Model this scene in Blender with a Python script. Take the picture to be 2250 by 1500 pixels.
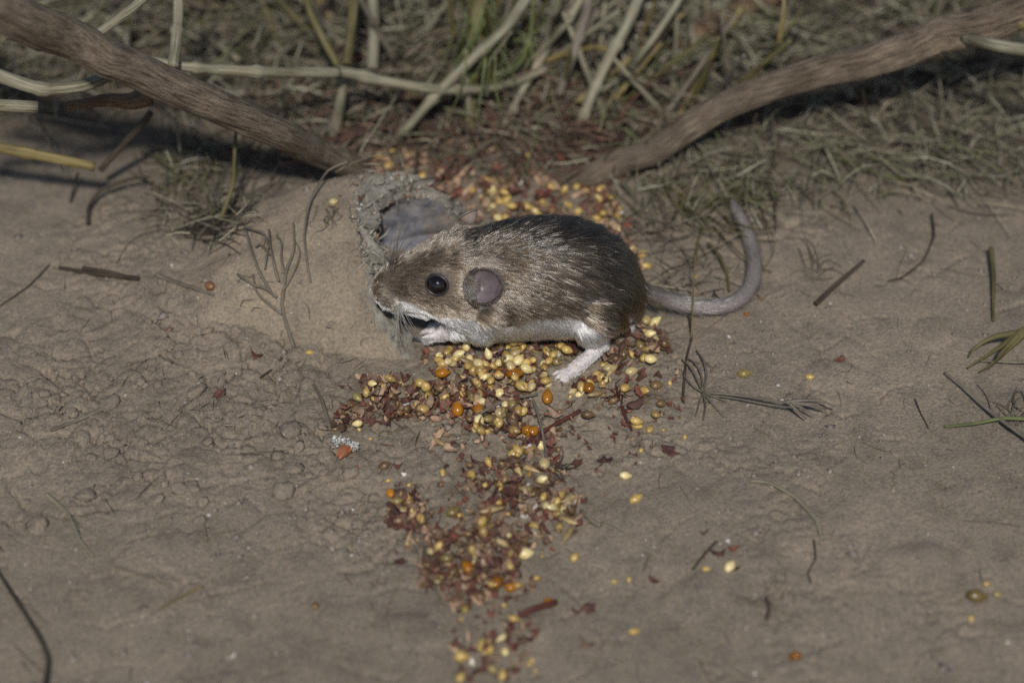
import bpy, math, random
import numpy as np
from mathutils import Vector
from mathutils.bvhtree import BVHTree

random.seed(7)
rng = np.random.default_rng(7)
scene = bpy.context.scene
for o in list(bpy.data.objects):
    bpy.data.objects.remove(o)
COL = scene.collection
MM = 0.001                      # everything below is worked out in millimetres

# ------------------------------------------------------------------ camera
PITCH = math.radians(40)
DIST = 650.0
VIEW = np.array([0, math.cos(PITCH), -math.sin(PITCH)])
RIGHT = np.array([1.0, 0, 0])
UP = np.array([0, math.sin(PITCH), math.cos(PITCH)])
CAM = -VIEW * DIST
cam_d = bpy.data.cameras.new('camera')
cam = bpy.data.objects.new('camera', cam_d)
COL.objects.link(cam)
cam.location = Vector(CAM * MM)
cam.rotation_euler = (math.pi / 2 - PITCH, 0, 0)
cam_d.sensor_width = 36
cam_d.lens = 36 * DIST / 225.0
cam_d.clip_start = 0.01
cam_d.clip_end = 400
cam_d.dof.use_dof = True
cam_d.dof.focus_distance = (DIST - 17) * MM
cam_d.dof.aperture_fstop = 8.5
scene.camera = cam

# ------------------------------------------------------------------ world, sun, exposure
SUN_EL, SUN_AZ = math.radians(47), math.radians(180)     # azimuth clockwise from +Y
world = bpy.data.worlds.new('World')
scene.world = world
world.use_nodes = True
wn = world.node_tree
wn.nodes.clear()
sky = wn.nodes.new('ShaderNodeTexSky')
sky.sky_type = 'NISHITA'
sky.sun_disc = False
sky.sun_elevation = SUN_EL
sky.sun_rotation = SUN_AZ
bg = wn.nodes.new('ShaderNodeBackground')
bg.inputs['Strength'].default_value = 0.06
wo = wn.nodes.new('ShaderNodeOutputWorld')
wn.links.new(sky.outputs[0], bg.inputs[0])
wn.links.new(bg.outputs[0], wo.inputs[0])
sun_d = bpy.data.lights.new('sun', 'SUN')
sun_d.energy = 2.9
sun_d.angle = math.radians(3.2)
sun_d.color = (1.0, 0.965, 0.92)
sun = bpy.data.objects.new('sun', sun_d)
COL.objects.link(sun)
sdir = Vector((math.sin(SUN_AZ) * math.cos(SUN_EL), math.cos(SUN_AZ) * math.cos(SUN_EL), math.sin(SUN_EL)))
sun.rotation_euler = sdir.to_track_quat('Z', 'Y').to_euler()
sun.location = sdir * 2
scene.view_settings.view_transform = 'Standard'
scene.view_settings.look = 'None'
scene.view_settings.gamma = 1
scene.view_settings.exposure = 0.16
scene.view_settings.use_curve_mapping = False
scene.cycles.max_bounces = 6
scene.cycles.sample_clamp_indirect = 1.5
scene.cycles.sample_clamp_direct = 4.0
scene.cycles.caustics_reflective = False
scene.cycles.caustics_refractive = False
scene.cycles.use_denoising = False


# ------------------------------------------------------------------ pixel -> place
def ray(px, py):
    return VIEW * DIST + RIGHT * (px - 1125) * 0.1 + UP * (750 - py) * 0.1

def P(px, py, z=0.0):
    d = ray(px, py)
    return CAM + d * ((z - CAM[2]) / d[2])

def Q(px, py, y):
    d = ray(px, py)
    return CAM + d * ((y - CAM[1]) / d[1])

# ------------------------------------------------------------------ noise
def _hash(ix, iy, s):
    h = (ix.astype(np.int64) * 374761393 + iy.astype(np.int64) * 668265263 + s * 982451653) & 0x7fffffff
    h = ((h ^ (h >> 13)) * 1274126177) & 0x7fffffff
    return ((h ^ (h >> 16)) & 0xffff) / 65535.0

def vn(x, y, s=0):
    x = np.asarray(x, float); y = np.asarray(y, float)
    ix = np.floor(x); iy = np.floor(y)
    fx = x - ix; fy = y - iy
    fx = fx * fx * (3 - 2 * fx); fy = fy * fy * (3 - 2 * fy)
    a = _hash(ix, iy, s); b = _hash(ix + 1, iy, s); c = _hash(ix, iy + 1, s); d = _hash(ix + 1, iy + 1, s)
    return (a * (1 - fx) + b * fx) * (1 - fy) + (c * (1 - fx) + d * fx) * fy - 0.5

def fbm(x, y, s=0, o=4):
    r = 0; a = 1.0
    for k in range(o):
        r = r + a * vn(x * 2.03 ** k + 17.3 * k, y * 2.03 ** k - 9.1 * k, s + k); a *= 0.5
    return r

def worley(x, y, s=0):
    ix = np.floor(x); iy = np.floor(y)
    f1 = np.full(np.shape(x), 9.0); f2 = f1.copy(); cid = np.zeros(np.shape(x))
    for dx in (-1, 0, 1):
        for dy in (-1, 0, 1):
            cx = ix + dx; cy = iy + dy
            px = cx + _hash(cx, cy, s + 1); py = cy + _hash(cx, cy, s + 2)
            d = np.hypot(px - x, py - y)
            m = d < f1
            f2 = np.where(m, f1, np.minimum(f2, d))
            cid = np.where(m, _hash(cx, cy, s + 3), cid)
            f1 = np.where(m, d, f1)
    return f1, f2, cid

def sstep(a, b, x):
    t = np.clip((x - a) / (b - a), 0, 1)
    return t * t * (3 - 2 * t)

# ------------------------------------------------------------------ ground height (mm)
def blob(x, y, px, py, rx, ry):
    c = P(px, py)
    return np.exp(-(((x - c[0]) / rx) ** 2 + ((y - c[1]) / ry) ** 2))

def ground_h(x, y):
    x = np.asarray(x, float); y = np.asarray(y, float)
    fade = np.exp(-(np.maximum(np.hypot(x, y) - 400, 0) / 400) ** 2)
    wx = x + 5 * fbm(x / 14, y / 14, 50, 3); wy = y + 5 * fbm(x / 14, y / 14, 60, 3)
    h = 2.6 * fbm(x / 55, y / 55, 1, 3) + 0.22 * fbm(wx / 11, wy / 11, 5, 3) + 0.10 * fbm(x / 2.6, y / 2.6, 9, 2)
    # crusted clods
    left = 0.55 * blob(x, y, 380, 870, 55, 45) + 0.5 * blob(x, y, 850, 1120, 40, 30) - 0.10 * blob(x, y, 1850, 1150, 70, 80) - 0.2 * blob(x, y, 500, 1400, 60, 40) \
        + 0.4 * blob(x, y, 150, 1050, 40, 50) 
    mask = sstep(-0.02, 0.32, fbm(x / 23, y / 23, 21, 3) * 0.9 + left - 0.18)
    f1, f2, cid = worley(wx / 9.0, wy / 9.0, 30)
    e = f2 - f1
    h = h + mask * (0.42 * sstep(0, .16, e) + 0.2 * np.sqrt(np.clip(e, 0, 1)) + (cid - 0.5) * 0.85 * sstep(0, .05, e) - 0.3)
    part = sstep(-0.10, 0.12, fbm(x / 7 + 3, y / 7, 77, 2))
    h = h - mask * part * 1.9 * (1 - sstep(0.0, 0.055, e))
    g1, g2, gid = worley(wx / 3.3 + 7, wy / 3.3, 40)
    m2 = sstep(0.05, 0.3, fbm(x / 30, y / 30, 91, 3) + left * 0.5 - 0.05)
    h = h + m2 * (0.30 * sstep(0, .3, g2 - g1) + .5 * (gid - .5) * sstep(0, .1, g2 - g1) - 0.8 * (1 - sstep(0, 0.10, g2 - g1)) * part)
    # faint hairline cracks everywhere
    k1, k2, kid = worley(wx / 15 + 31, wy / 15 + 5, 44)
    p3 = sstep(0.02, 0.2, fbm(x / 10 + 9, y / 10, 79, 2))
    h = h - p3 * 0.9 * (1 - sstep(0, 0.035, k2 - k1))
    # sparse embedded lumps
    q1, q2, qid = worley(wx / 24 + 11, wy / 24, 70)
    h = h + (qid > 0.72) * 0.8 * np.clip(1 - (q1 / (0.12 + 0.17 * qid)) ** 2, 0, 1) ** 0.6 * (1 - 0.5 * left)
    # litter bank at the back, slight heap of seed, the mound behind the tube
    h = h + 3.0 * sstep(45, 120, y) + 2.0 * sstep(60, 110, y) * fbm(x / 18, y / 18, 33, 3)
    h = h + 1.8 * blob(x, y, 1080, 830, 17, 9) + 1.0 * blob(x, y, 1100, 1080, 22, 26) * (0.6 + fbm(x / 6, y / 6, 3, 2)) + 2.5 * blob(x, y, 1150, 380, 26, 12)
    h = h + 3.2 * blob(x, y, 640, 620, 20, 24) + 1.6 * blob(x, y, 590, 480, 18, 19) + 2.4 * blob(x, y, 490, 590, 20, 20) + 1.6 * blob(x, y, 430, 640, 26, 26)
    # hollow left under the tube mouth and the mouse
    h = h - 1.6 * blob(x, y, 930, 660, 12, 9)
    return h * fade

GX0, GX1, GY0, GY1, GS = -175.0, 175.0, -150.0, 240.0, 0.55
gxs = np.arange(GX0, GX1, GS); gys = np.arange(GY0, GY1, GS)
GXX, GYY = np.meshgrid(gxs, gys)
GZ = ground_h(GXX, GYY)

def G(x, y):
    if not (GX0 < x < GX1 - 1 and GY0 < y < GY1 - 1):
        return float(ground_h(np.array([x]), np.array([y]))[0])
    i = (x - GX0) / GS; j = (y - GY0) / GS
    a, b = int(i), int(j); fi, fj = i - a, j - b
    return float((GZ[b, a] * (1 - fi) + GZ[b, a + 1] * fi) * (1 - fj) + (GZ[b + 1, a] * (1 - fi) + GZ[b + 1, a + 1] * fi) * fj)

ON_TUBE = [None]
def GP(px, py, h=0.0):
    """the point h mm above the ground (or the tube) seen at that place"""
    if ON_TUBE[0]:
        d = Vector(ray(px, py)); d.normalize()
        loc, nn, i, dist = ON_TUBE[0].ray_cast(Vector(CAM), d)
        if loc is not None and loc[2] > G(loc[0], loc[1]):
            if nn.dot(d) > 0: nn = -nn
            q = np.array(loc) + np.array(nn) * h
            if not (loc[0] > -26 and py > 430): return q
    z = h
    for _ in range(6):
        p = P(px, py, z)
        z = G(p[0], p[1]) + h
    return P(px, py, z)

# ------------------------------------------------------------------ materials
def mat(name):
    m = bpy.data.materials.new(name)
    m.use_nodes = True
    nt = m.node_tree
    b = nt.nodes['Principled BSDF']
    return m, nt, b

def N(nt, t, **kw):
    n = nt.nodes.new(t)
    for k, v in kw.items():
        if k in n.inputs.keys():
            n.inputs[k].default_value = v
        else:
            setattr(n, k, v)
    return n

def ramp(nt, fac, stops):
    r = nt.nodes.new('ShaderNodeValToRGB')
    el = r.color_ramp.elements
    while len(el) < len(stops):
        el.new(0.5)
    for e, (p, c) in zip(el, stops):
        e.position = p; e.color = (*c, 1)
    nt.links.new(fac, r.inputs[0])
    return r

def bump(nt, b, h, dist, strength=1.0, prev=None):
    n = nt.nodes.new('ShaderNodeBump')
    n.inputs['Strength'].default_value = strength
    n.inputs['Distance'].default_value = dist
    nt.links.new(h, n.inputs['Height'])
    if prev is not None:
        nt.links.new(prev.outputs[0], n.inputs['Normal'])
    nt.links.new(n.outputs[0], b.inputs['Normal'])
    return n

def mixc(nt, fac, a, b, mode='MIX'):
    n = nt.nodes.new('ShaderNodeMix')
    n.data_type = 'RGBA'; n.blend_type = mode
    for sock, v in ((n.inputs[0], fac), (n.inputs[6], a), (n.inputs[7], b)):
        if hasattr(v, 'default_value') or hasattr(v, 'links'):
            nt.links.new(v, sock)
        else:
            sock.default_value = v if isinstance(v, (int, float)) else (*v, 1)
    return n.outputs[2]

def soil_nodes(m, nt, b, base=(0.212, 0.178, 0.137), duff=True, fs=1.0):
    tc = N(nt, 'ShaderNodeTexCoord')
    geo = N(nt, 'ShaderNodeNewGeometry')
    pos = geo.outputs['Position']
    big = N(nt, 'ShaderNodeTexNoise', Scale=18.0, Detail=5.0)
    mid = N(nt, 'ShaderNodeTexNoise', Scale=140.0, Detail=6.0, Roughness=0.65)
    fin = N(nt, 'ShaderNodeTexNoise', Scale=1500.0, Detail=3.0, Roughness=0.7)
    for n in (big, mid, fin):
        nt.links.new(pos, n.inputs['Vector'])
    c1 = ramp(nt, big.outputs[0], [(0.32, tuple(v * 0.84 for v in base)), (0.70, (base[0] * 1.10, base[1] * 1.09, base[2] * 1.06))])
    c2 = ramp(nt, mid.outputs[0], [(0.30, (0.74, 0.74, 0.75)), (0.52, (1, 1, 1)), (0.78, (1.16, 1.13, 1.08))])
    col = mixc(nt, 1.0, c1.outputs[0], c2.outputs[0], 'MULTIPLY')
    c3 = ramp(nt, fin.outputs[0], [(0.30, (1 - .38 * fs, 1 - .37 * fs, 1 - .35 * fs)), (0.5, (1, 1, 1)), (0.72, (1 + .42 * fs, 1 + .38 * fs, 1 + .3 * fs))])
    col = mixc(nt, 1.0, col, c3.outputs[0], 'MULTIPLY')
    vor = N(nt, 'ShaderNodeTexVoronoi', Scale=520.0)
    nt.links.new(pos, vor.inputs['Vector'])
    sp = ramp(nt, vor.outputs['Distance'], [(0.0, (1, 1, 1)), (0.10, (1, 1, 1)), (0.13, (0, 0, 0))])
    wsel = N(nt, 'ShaderNodeMath', operation='GREATER_THAN'); wsel.inputs[1].default_value = 0.93
    sep = N(nt, 'ShaderNodeSeparateColor')
    nt.links.new(vor.outputs['Color'], sep.inputs[0]); nt.links.new(sep.outputs[0], wsel.inputs[0])
    mm = N(nt, 'ShaderNodeMath', operation='MULTIPLY')
    nt.links.new(sp.outputs[0], mm.inputs[0]); nt.links.new(wsel.outputs[0], mm.inputs[1])
    col = mixc(nt, mm.outputs[0], col, (0.5, 0.46, 0.4))
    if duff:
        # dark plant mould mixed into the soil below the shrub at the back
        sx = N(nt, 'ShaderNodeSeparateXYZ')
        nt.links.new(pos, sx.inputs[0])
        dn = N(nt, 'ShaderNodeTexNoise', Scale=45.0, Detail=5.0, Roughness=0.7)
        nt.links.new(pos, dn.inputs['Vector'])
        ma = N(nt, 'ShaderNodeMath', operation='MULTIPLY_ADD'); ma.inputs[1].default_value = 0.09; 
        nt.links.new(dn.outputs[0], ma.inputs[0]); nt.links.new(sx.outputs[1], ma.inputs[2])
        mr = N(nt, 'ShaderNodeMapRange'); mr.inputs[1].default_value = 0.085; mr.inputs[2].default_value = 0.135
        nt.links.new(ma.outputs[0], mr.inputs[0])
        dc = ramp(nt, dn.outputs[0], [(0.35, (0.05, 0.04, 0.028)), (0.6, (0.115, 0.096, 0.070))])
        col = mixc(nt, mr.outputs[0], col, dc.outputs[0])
    nt.links.new(col, b.inputs['Base Color'])
    b.inputs['Roughness'].default_value = 0.88
    b.inputs['Specular IOR Level'].default_value = 0.25
    n1 = bump(nt, b, mid.outputs[0], 0.0007, 0.6)
    n2 = bump(nt, b, fin.outputs[0], 0.00035, 0.9 * fs, n1)

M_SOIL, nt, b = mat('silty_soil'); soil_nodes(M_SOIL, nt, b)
M_TUBE, nt, b = mat('dusty_clay'); soil_nodes(M_TUBE, nt, b, (0.238, 0.196, 0.146), False, .9)
M_RIM, nt, b = mat('torn_fibrous_card')
geo = N(nt, 'ShaderNodeNewGeometry')
n_ = N(nt, 'ShaderNodeTexNoise', Scale=330.0, Detail=7.0, Roughness=0.75); nt.links.new(geo.outputs['Position'], n_.inputs['Vector'])
r_ = ramp(nt, n_.outputs[0], [(0.3, (0.13, 0.115, 0.092)), (0.5, (0.27, 0.245, 0.20)), (0.7, (0.42, 0.39, 0.34))])
nt.links.new(r_.outputs[0], b.inputs['Base Color']); b.inputs['Roughness'].default_value = 0.95
bump(nt, b, n_.outputs[0], 0.0015, 1.0)
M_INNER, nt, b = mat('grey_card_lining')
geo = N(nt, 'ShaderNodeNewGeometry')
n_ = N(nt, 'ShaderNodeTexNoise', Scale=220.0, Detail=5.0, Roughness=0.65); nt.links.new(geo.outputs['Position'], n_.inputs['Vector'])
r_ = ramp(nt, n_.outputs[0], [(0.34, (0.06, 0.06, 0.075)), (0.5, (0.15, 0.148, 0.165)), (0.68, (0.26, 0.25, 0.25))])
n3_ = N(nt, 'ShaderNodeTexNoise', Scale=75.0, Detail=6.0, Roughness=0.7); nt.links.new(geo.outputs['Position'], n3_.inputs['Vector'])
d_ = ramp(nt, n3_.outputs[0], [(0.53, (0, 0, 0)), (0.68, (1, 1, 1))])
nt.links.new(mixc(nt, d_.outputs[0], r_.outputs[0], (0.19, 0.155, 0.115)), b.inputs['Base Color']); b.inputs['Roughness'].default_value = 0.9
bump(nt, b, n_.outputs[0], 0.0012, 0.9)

def stem_mat(name, c_dark, c_mid, c_light, rough=0.7, stretch=9.0, scale=14.0, bd=0.0006):
    m, nt, b = mat(name)
    uv = N(nt, 'ShaderNodeUVMap'); uv.uv_map = 'UVMap'
    mp = N(nt, 'ShaderNodeMapping'); mp.inputs['Scale'].default_value = (scale / stretch * 1.0, scale, 1)
    nt.links.new(uv.outputs[0], mp.inputs[0])
    n1 = N(nt, 'ShaderNodeTexNoise', Scale=1.0, Detail=6.0, Roughness=0.68)
    nt.links.new(mp.outputs[0], n1.inputs['Vector'])
    oi = N(nt, 'ShaderNodeObjectInfo')
    g = N(nt, 'ShaderNodeNewGeometry')
    n2 = N(nt, 'ShaderNodeTexNoise', Scale=110.0, Detail=4.0); nt.links.new(g.outputs['Position'], n2.inputs['Vector'])
    r = ramp(nt, n1.outputs[0], [(0.34, c_dark), (0.5, c_mid), (0.68, c_light)])
    r2 = ramp(nt, n2.outputs[0], [(0.32, (0.62, 0.60, 0.56)), (0.55, (1, 1, 1)), (0.75, (1.15, 1.12, 1.05))])
    col = mixc(nt, 1.0, r.outputs[0], r2.outputs[0], 'MULTIPLY')
    nt.links.new(col, b.inputs['Base Color'])
    b.inputs['Roughness'].default_value = rough
    b.inputs['Specular IOR Level'].default_value = 0.3
    bump(nt, b, n1.outputs[0], bd, 0.9)
    return m

M_BARK = stem_mat('shredding_brown_bark', (0.065, 0.048, 0.033), (0.195, 0.152, 0.108), (0.30, 0.245, 0.185), 0.85, 11, 22, 0.0016)
M_BARK2 = stem_mat('reddish_bark', (0.07, 0.04, 0.022), (0.21, 0.13, 0.075), (0.28, 0.2, 0.13), 0.85, 9, 18, 0.001)
M_PALE = stem_mat('pale_dry_stalk', (0.10, 0.085, 0.05), (0.225, 0.205, 0.14), (0.35, 0.33, 0.25), 0.55, 12, 10, 0.0003)
M_STRAW = stem_mat('yellow_straw', (0.10, 0.08, 0.03), (0.20, 0.155, 0.06), (0.28, 0.23, 0.11), 0.5, 12, 8, 0.0003)
M_OLIVE = stem_mat('olive_stalk', (0.05, 0.042, 0.014), (0.115, 0.10, 0.04), (0.19, 0.165, 0.08), 0.6, 12, 8, 0.0003)
M_GREY = stem_mat('grey_dry_twig', (0.085, 0.070, 0.052), (0.17, 0.145, 0.112), (0.27, 0.24, 0.195), 0.7, 8, 8, 0.0003)
M_DARK = stem_mat('dark_twig', (0.022, 0.017, 0.011), (0.06, 0.046, 0.032), (0.12, 0.095, 0.07), 0.7, 8, 8, 0.0003)
M_GREEN = stem_mat('green_needle', (0.06, 0.075, 0.025), (0.13, 0.15, 0.055), (0.2, 0.22, 0.10), 0.5, 8, 5, 0.0002)
M_REDSTEM = stem_mat('dried_red_stem', (0.04, 0.012, 0.010), (0.10, 0.030, 0.022), (0.17, 0.07, 0.05), 0.6, 8, 8, 0.0003)

def attr_mat(name, rough=0.7, varied=True):
    m, nt, b = mat(name)
    a = N(nt, 'ShaderNodeAttribute'); a.attribute_name = 'tint'
    g = N(nt, 'ShaderNodeNewGeometry')
    n2 = N(nt, 'ShaderNodeTexNoise', Scale=700.0, Detail=4.0); nt.links.new(g.outputs['Position'], n2.inputs['Vector'])
    r2 = ramp(nt, n2.outputs[0], [(0.3, (0.6, 0.6, 0.6)), (0.55, (1, 1, 1)), (0.75, (1.2, 1.2, 1.15))])
    nt.links.new(mixc(nt, 1.0, a.outputs['Color'], r2.outputs[0], 'MULTIPLY'), b.inputs['Base Color'])
    b.inputs['Roughness'].default_value = rough
    return m
M_LITTER = attr_mat('dry_litter', 0.7)

def seed_mat(name, c1, c2, rough=0.28, trans=0.0):
    m, nt, b = mat(name)
    tc = N(nt, 'ShaderNodeTexCoord'); oi = N(nt, 'ShaderNodeObjectInfo')
    ad = N(nt, 'ShaderNodeVectorMath', operation='ADD')
    nt.links.new(tc.outputs['Object'], ad.inputs[0]); nt.links.new(oi.outputs['Location'], ad.inputs[1])
    n1 = N(nt, 'ShaderNodeTexNoise', Scale=420.0, Detail=4.0, Roughness=0.6); nt.links.new(ad.outputs[0], n1.inputs['Vector'])
    r = ramp(nt, n1.outputs[0], [(0.36, c1), (0.64, c2)])
    r2 = ramp(nt, oi.outputs['Random'], [(0.0, (0.58, 0.54, 0.50)), (0.5, (0.95, 0.95, 0.95)), (1.0, (1.15, 1.13, 1.05))])
    nt.links.new(mixc(nt, 1.0, r.outputs[0], r2.outputs[0], 'MULTIPLY'), b.inputs['Base Color'])
    b.inputs['Roughness'].default_value = rough
    b.inputs['Subsurface Weight'].default_value = 0.25
    b.inputs['Subsurface Radius'].default_value = (1, 0.6, 0.25)
    b.inputs['Subsurface Scale'].default_value = 0.0008
    bump(nt, b, n1.outputs[0], 0.00012, 0.5)
    return m
M_CREAM = seed_mat('cream_seed_coat', (0.50, 0.40, 0.18), (0.68, 0.57, 0.31))
M_YELLOW = seed_mat('yellow_seed_coat', (0.33, 0.22, 0.065), (0.50, 0.36, 0.13))
M_AMBER = seed_mat('amber_seed_coat', (0.27, 0.10, 0.006), (0.37, 0.155, 0.014), 0.16)
M_BROWN = seed_mat('brown_seed_coat', (0.08, 0.045, 0.018), (0.19, 0.12, 0.055), 0.35)
M_CHEST = seed_mat('chestnut_seed_coat', (0.11, 0.045, 0.018), (0.20, 0.105, 0.055), 0.22)
M_OLIVESEED = seed_mat('olive_seed_coat', (0.19, 0.14, 0.04), (0.28, 0.22, 0.09), 0.3)
M_HULL = seed_mat('striped_grain_hull', (0.26, 0.18, 0.075), (0.44, 0.34, 0.17), 0.35)

def husk_mat(name, c1, c2, rough=0.75):
    m = seed_mat(name, c1, c2, rough)
    m.node_tree.nodes['Principled BSDF'].inputs['Subsurface Weight'].default_value = 0.0
    return m
M_HUSK = husk_mat('dark_red_husk', (0.045, 0.017, 0.013), (0.125, 0.050, 0.036))
M_HUSK2 = husk_mat('brown_husk', (0.085, 0.05, 0.03), (0.19, 0.12, 0.08))
M_HUSK3 = husk_mat('tan_husk', (0.24, 0.15, 0.095), (0.38, 0.27, 0.19))
M_HUSKW = husk_mat('white_husk', (0.42, 0.38, 0.34), (0.62, 0.58, 0.54))
M_HUSKR = husk_mat('brick_red_husk', (0.085, 0.024, 0.015), (0.165, 0.055, 0.035))

# ------------------------------------------------------------------ object helpers
def mesh(name, v, f, m=None, smooth=True, uv=None):
    me = bpy.data.meshes.new(name)
    me.from_pydata((np.asarray(v) * MM).tolist(), [], f)
    if m is not None:
        for k in (m if isinstance(m, (list, tuple)) else [m]):
            me.materials.append(k)
    if smooth:
        me.polygons.foreach_set('use_smooth', [True] * len(me.polygons))
    if uv is not None:
        l = me.uv_layers.new(name='UVMap')
        vi = np.empty(len(me.loops), np.int32); me.loops.foreach_get('vertex_index', vi)
        l.data.foreach_set('uv', np.asarray(uv, np.float32)[vi].ravel())
    me.update()
    return me

def link(name, data, parent=None, label=None, cat=None, group=None, kind=None, loc=None):
    o = bpy.data.objects.new(name, data)
    COL.objects.link(o)
    if parent is not None:
        o.parent = parent
    if loc is not None:
        o.location = loc
    if label: o['label'] = label
    if cat: o['category'] = cat
    if group: o['group'] = group
    if kind: o['kind'] = kind
    return o

def smoothline(pts, n):
    pts = np.asarray(pts, float)
    if len(pts) == 2:
        t = np.linspace(0, 1, n)[:, None]
        return pts[0] * (1 - t) + pts[1] * t
    p = np.vstack([2 * pts[0] - pts[1], pts, 2 * pts[-1] - pts[-2]])
    out = []
    m = len(pts) - 1
    for u in np.linspace(0, m, n):
        k = min(int(u), m - 1); t = u - k
        a, b, c, d = p[k], p[k + 1], p[k + 2], p[k + 3]
        out.append(0.5 * ((2 * b) + (c - a) * t + (2 * a - 5 * b + 4 * c - d) * t * t + (3 * b - a - 3 * c + d) * t ** 3))
    return np.array(out)

def tube_geo(line, rad, sides=8, rough=0.0, flat=1.0, seed=0, knots=()):
    """verts, faces, uv of a closed tube along LINE (n,3)"""
    n = len(line)
    T = np.gradient(line, axis=0); T /= np.linalg.norm(T, axis=1)[:, None] + 1e-9
    ref = np.array([0, 0, 1.0]) if abs(T[0][2]) < 0.8 else np.array([0, 1.0, 0])
    A = np.cross(T, ref); A /= np.linalg.norm(A, axis=1)[:, None] + 1e-9
    B = np.cross(A, T)
    s = np.concatenate([[0], np.cumsum(np.linalg.norm(np.diff(line, axis=0), axis=1))])
    v = []; uv = []
    rad = np.asarray(rad, float) * np.ones(n)
    for k in knots:
        rad = rad * (1 + 0.45 * np.exp(-((np.linspace(0, 1, n) - k) / 0.02) ** 2))
    for i in range(n):
        for j in range(sides):
            a = 2 * math.pi * j / sides
            r = rad[i]
            if rough:
                r *= 1 + rough * (0.8 * float(vn(math.cos(a) * 1.6 + seed * 7.1 + 40, math.sin(a) * 1.6 + s[i] / 26.0 + 40, seed)) + 1.1 * float(vn(a * 2.2 + .08 * s[i] / 3, s[i] / 34.0 + 40, seed + 3))
                                  + 0.8 * float(vn(a * 5.5 + .5 * math.sin(s[i] / 11), s[i] / 14.0, seed + 5)))
            v.append(line[i] + A[i] * math.cos(a) * r + B[i] * math.sin(a) * r * flat)
            uv.append((s[i] / 10.0 + seed * 3.1, abs(2.0 * j / sides - 1) * 0.9 + seed * 1.7))
    f = []
    for i in range(n - 1):
        for j in range(sides):
            f.append((i * sides + j, i * sides + (j + 1) % sides, (i + 1) * sides + (j + 1) % sides, (i + 1) * sides + j))
    f.append(tuple(range(sides))[::-1]); f.append(tuple(range((n - 1) * sides, n * sides)))
    return v, f, uv

_sid = [0]
def stick(name, label, cat, pts, r0, r1, m, sides=8, rough=0.12, n=None, flat=1.0, knots=(), group=None, parent=None, ground=True):
    """pts: (photo x, photo y, mm above the ground)"""
    _sid[0] += 1
    w = [GP(x, y, h) if ground else P(x, y, h) for x, y, h in pts]
    L = sum(np.linalg.norm(w[i + 1] - w[i]) for i in range(len(w) - 1))
    n = n or int(max(6, min(90, L / (max(r0, r1) * 0.9))))
    line = smoothline(w, n)
    w_ = np.asarray(w)
    if n < 100: line = .55 * line + .45 * np.stack([np.interp(np.linspace(0, len(w) - 1, n), range(len(w)), w_[:, k]) for k in range(3)], 1)
    nw = max(4, n // 9); wob = rng.normal(0, 3.0, (nw, 3)); wob = np.stack([np.interp(np.linspace(0, 1, n), np.linspace(0, 1, nw), wob[:, k]) for k in range(3)], 1); wob -= np.linspace(0, 1, n)[:, None] * wob[-1]
    line = line + wob * 0.035 * max(r0, r1)
    v, f, uv = tube_geo(line, np.linspace(r0, r1, n), sides, rough, flat, _sid[0], knots)
    return link(name, mesh(name, v, f, m, True, uv), parent, label, cat, group)

# ------------------------------------------------------------------ ground
def build_ground():
    far = np.cumsum(4.0 * 1.32 ** np.arange(34))
    xs = np.concatenate([GX0 - far[::-1], gxs, gxs[-1] + far])
    ys = np.concatenate([GY0 - far[::-1], gys, gys[-1] + far])
    X, Y = np.meshgrid(xs, ys)
    Z = ground_h(X, Y)
    V = np.stack([X, Y, Z], -1).reshape(-1, 3) * MM
    nx, ny = len(xs), len(ys)
    idx = np.arange(nx * ny, dtype=np.int32).reshape(ny, nx)
    F = np.stack([idx[:-1, :-1], idx[:-1, 1:], idx[1:, 1:], idx[1:, :-1]], -1).reshape(-1, 4)
    me = bpy.data.meshes.new('ground')
    me.vertices.add(len(V)); me.vertices.foreach_set('co', V.astype(np.float32).ravel())
    me.loops.add(F.size); me.loops.foreach_set('vertex_index', F.ravel())
    me.polygons.add(len(F)); me.polygons.foreach_set('loop_start', np.arange(0, F.size, 4, dtype=np.int32))
    me.polygons.foreach_set('use_smooth', np.ones(len(F), bool))
    me.update(calc_edges=True)
    me.materials.append(M_SOIL)
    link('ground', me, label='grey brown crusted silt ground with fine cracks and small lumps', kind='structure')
build_ground()

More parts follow.
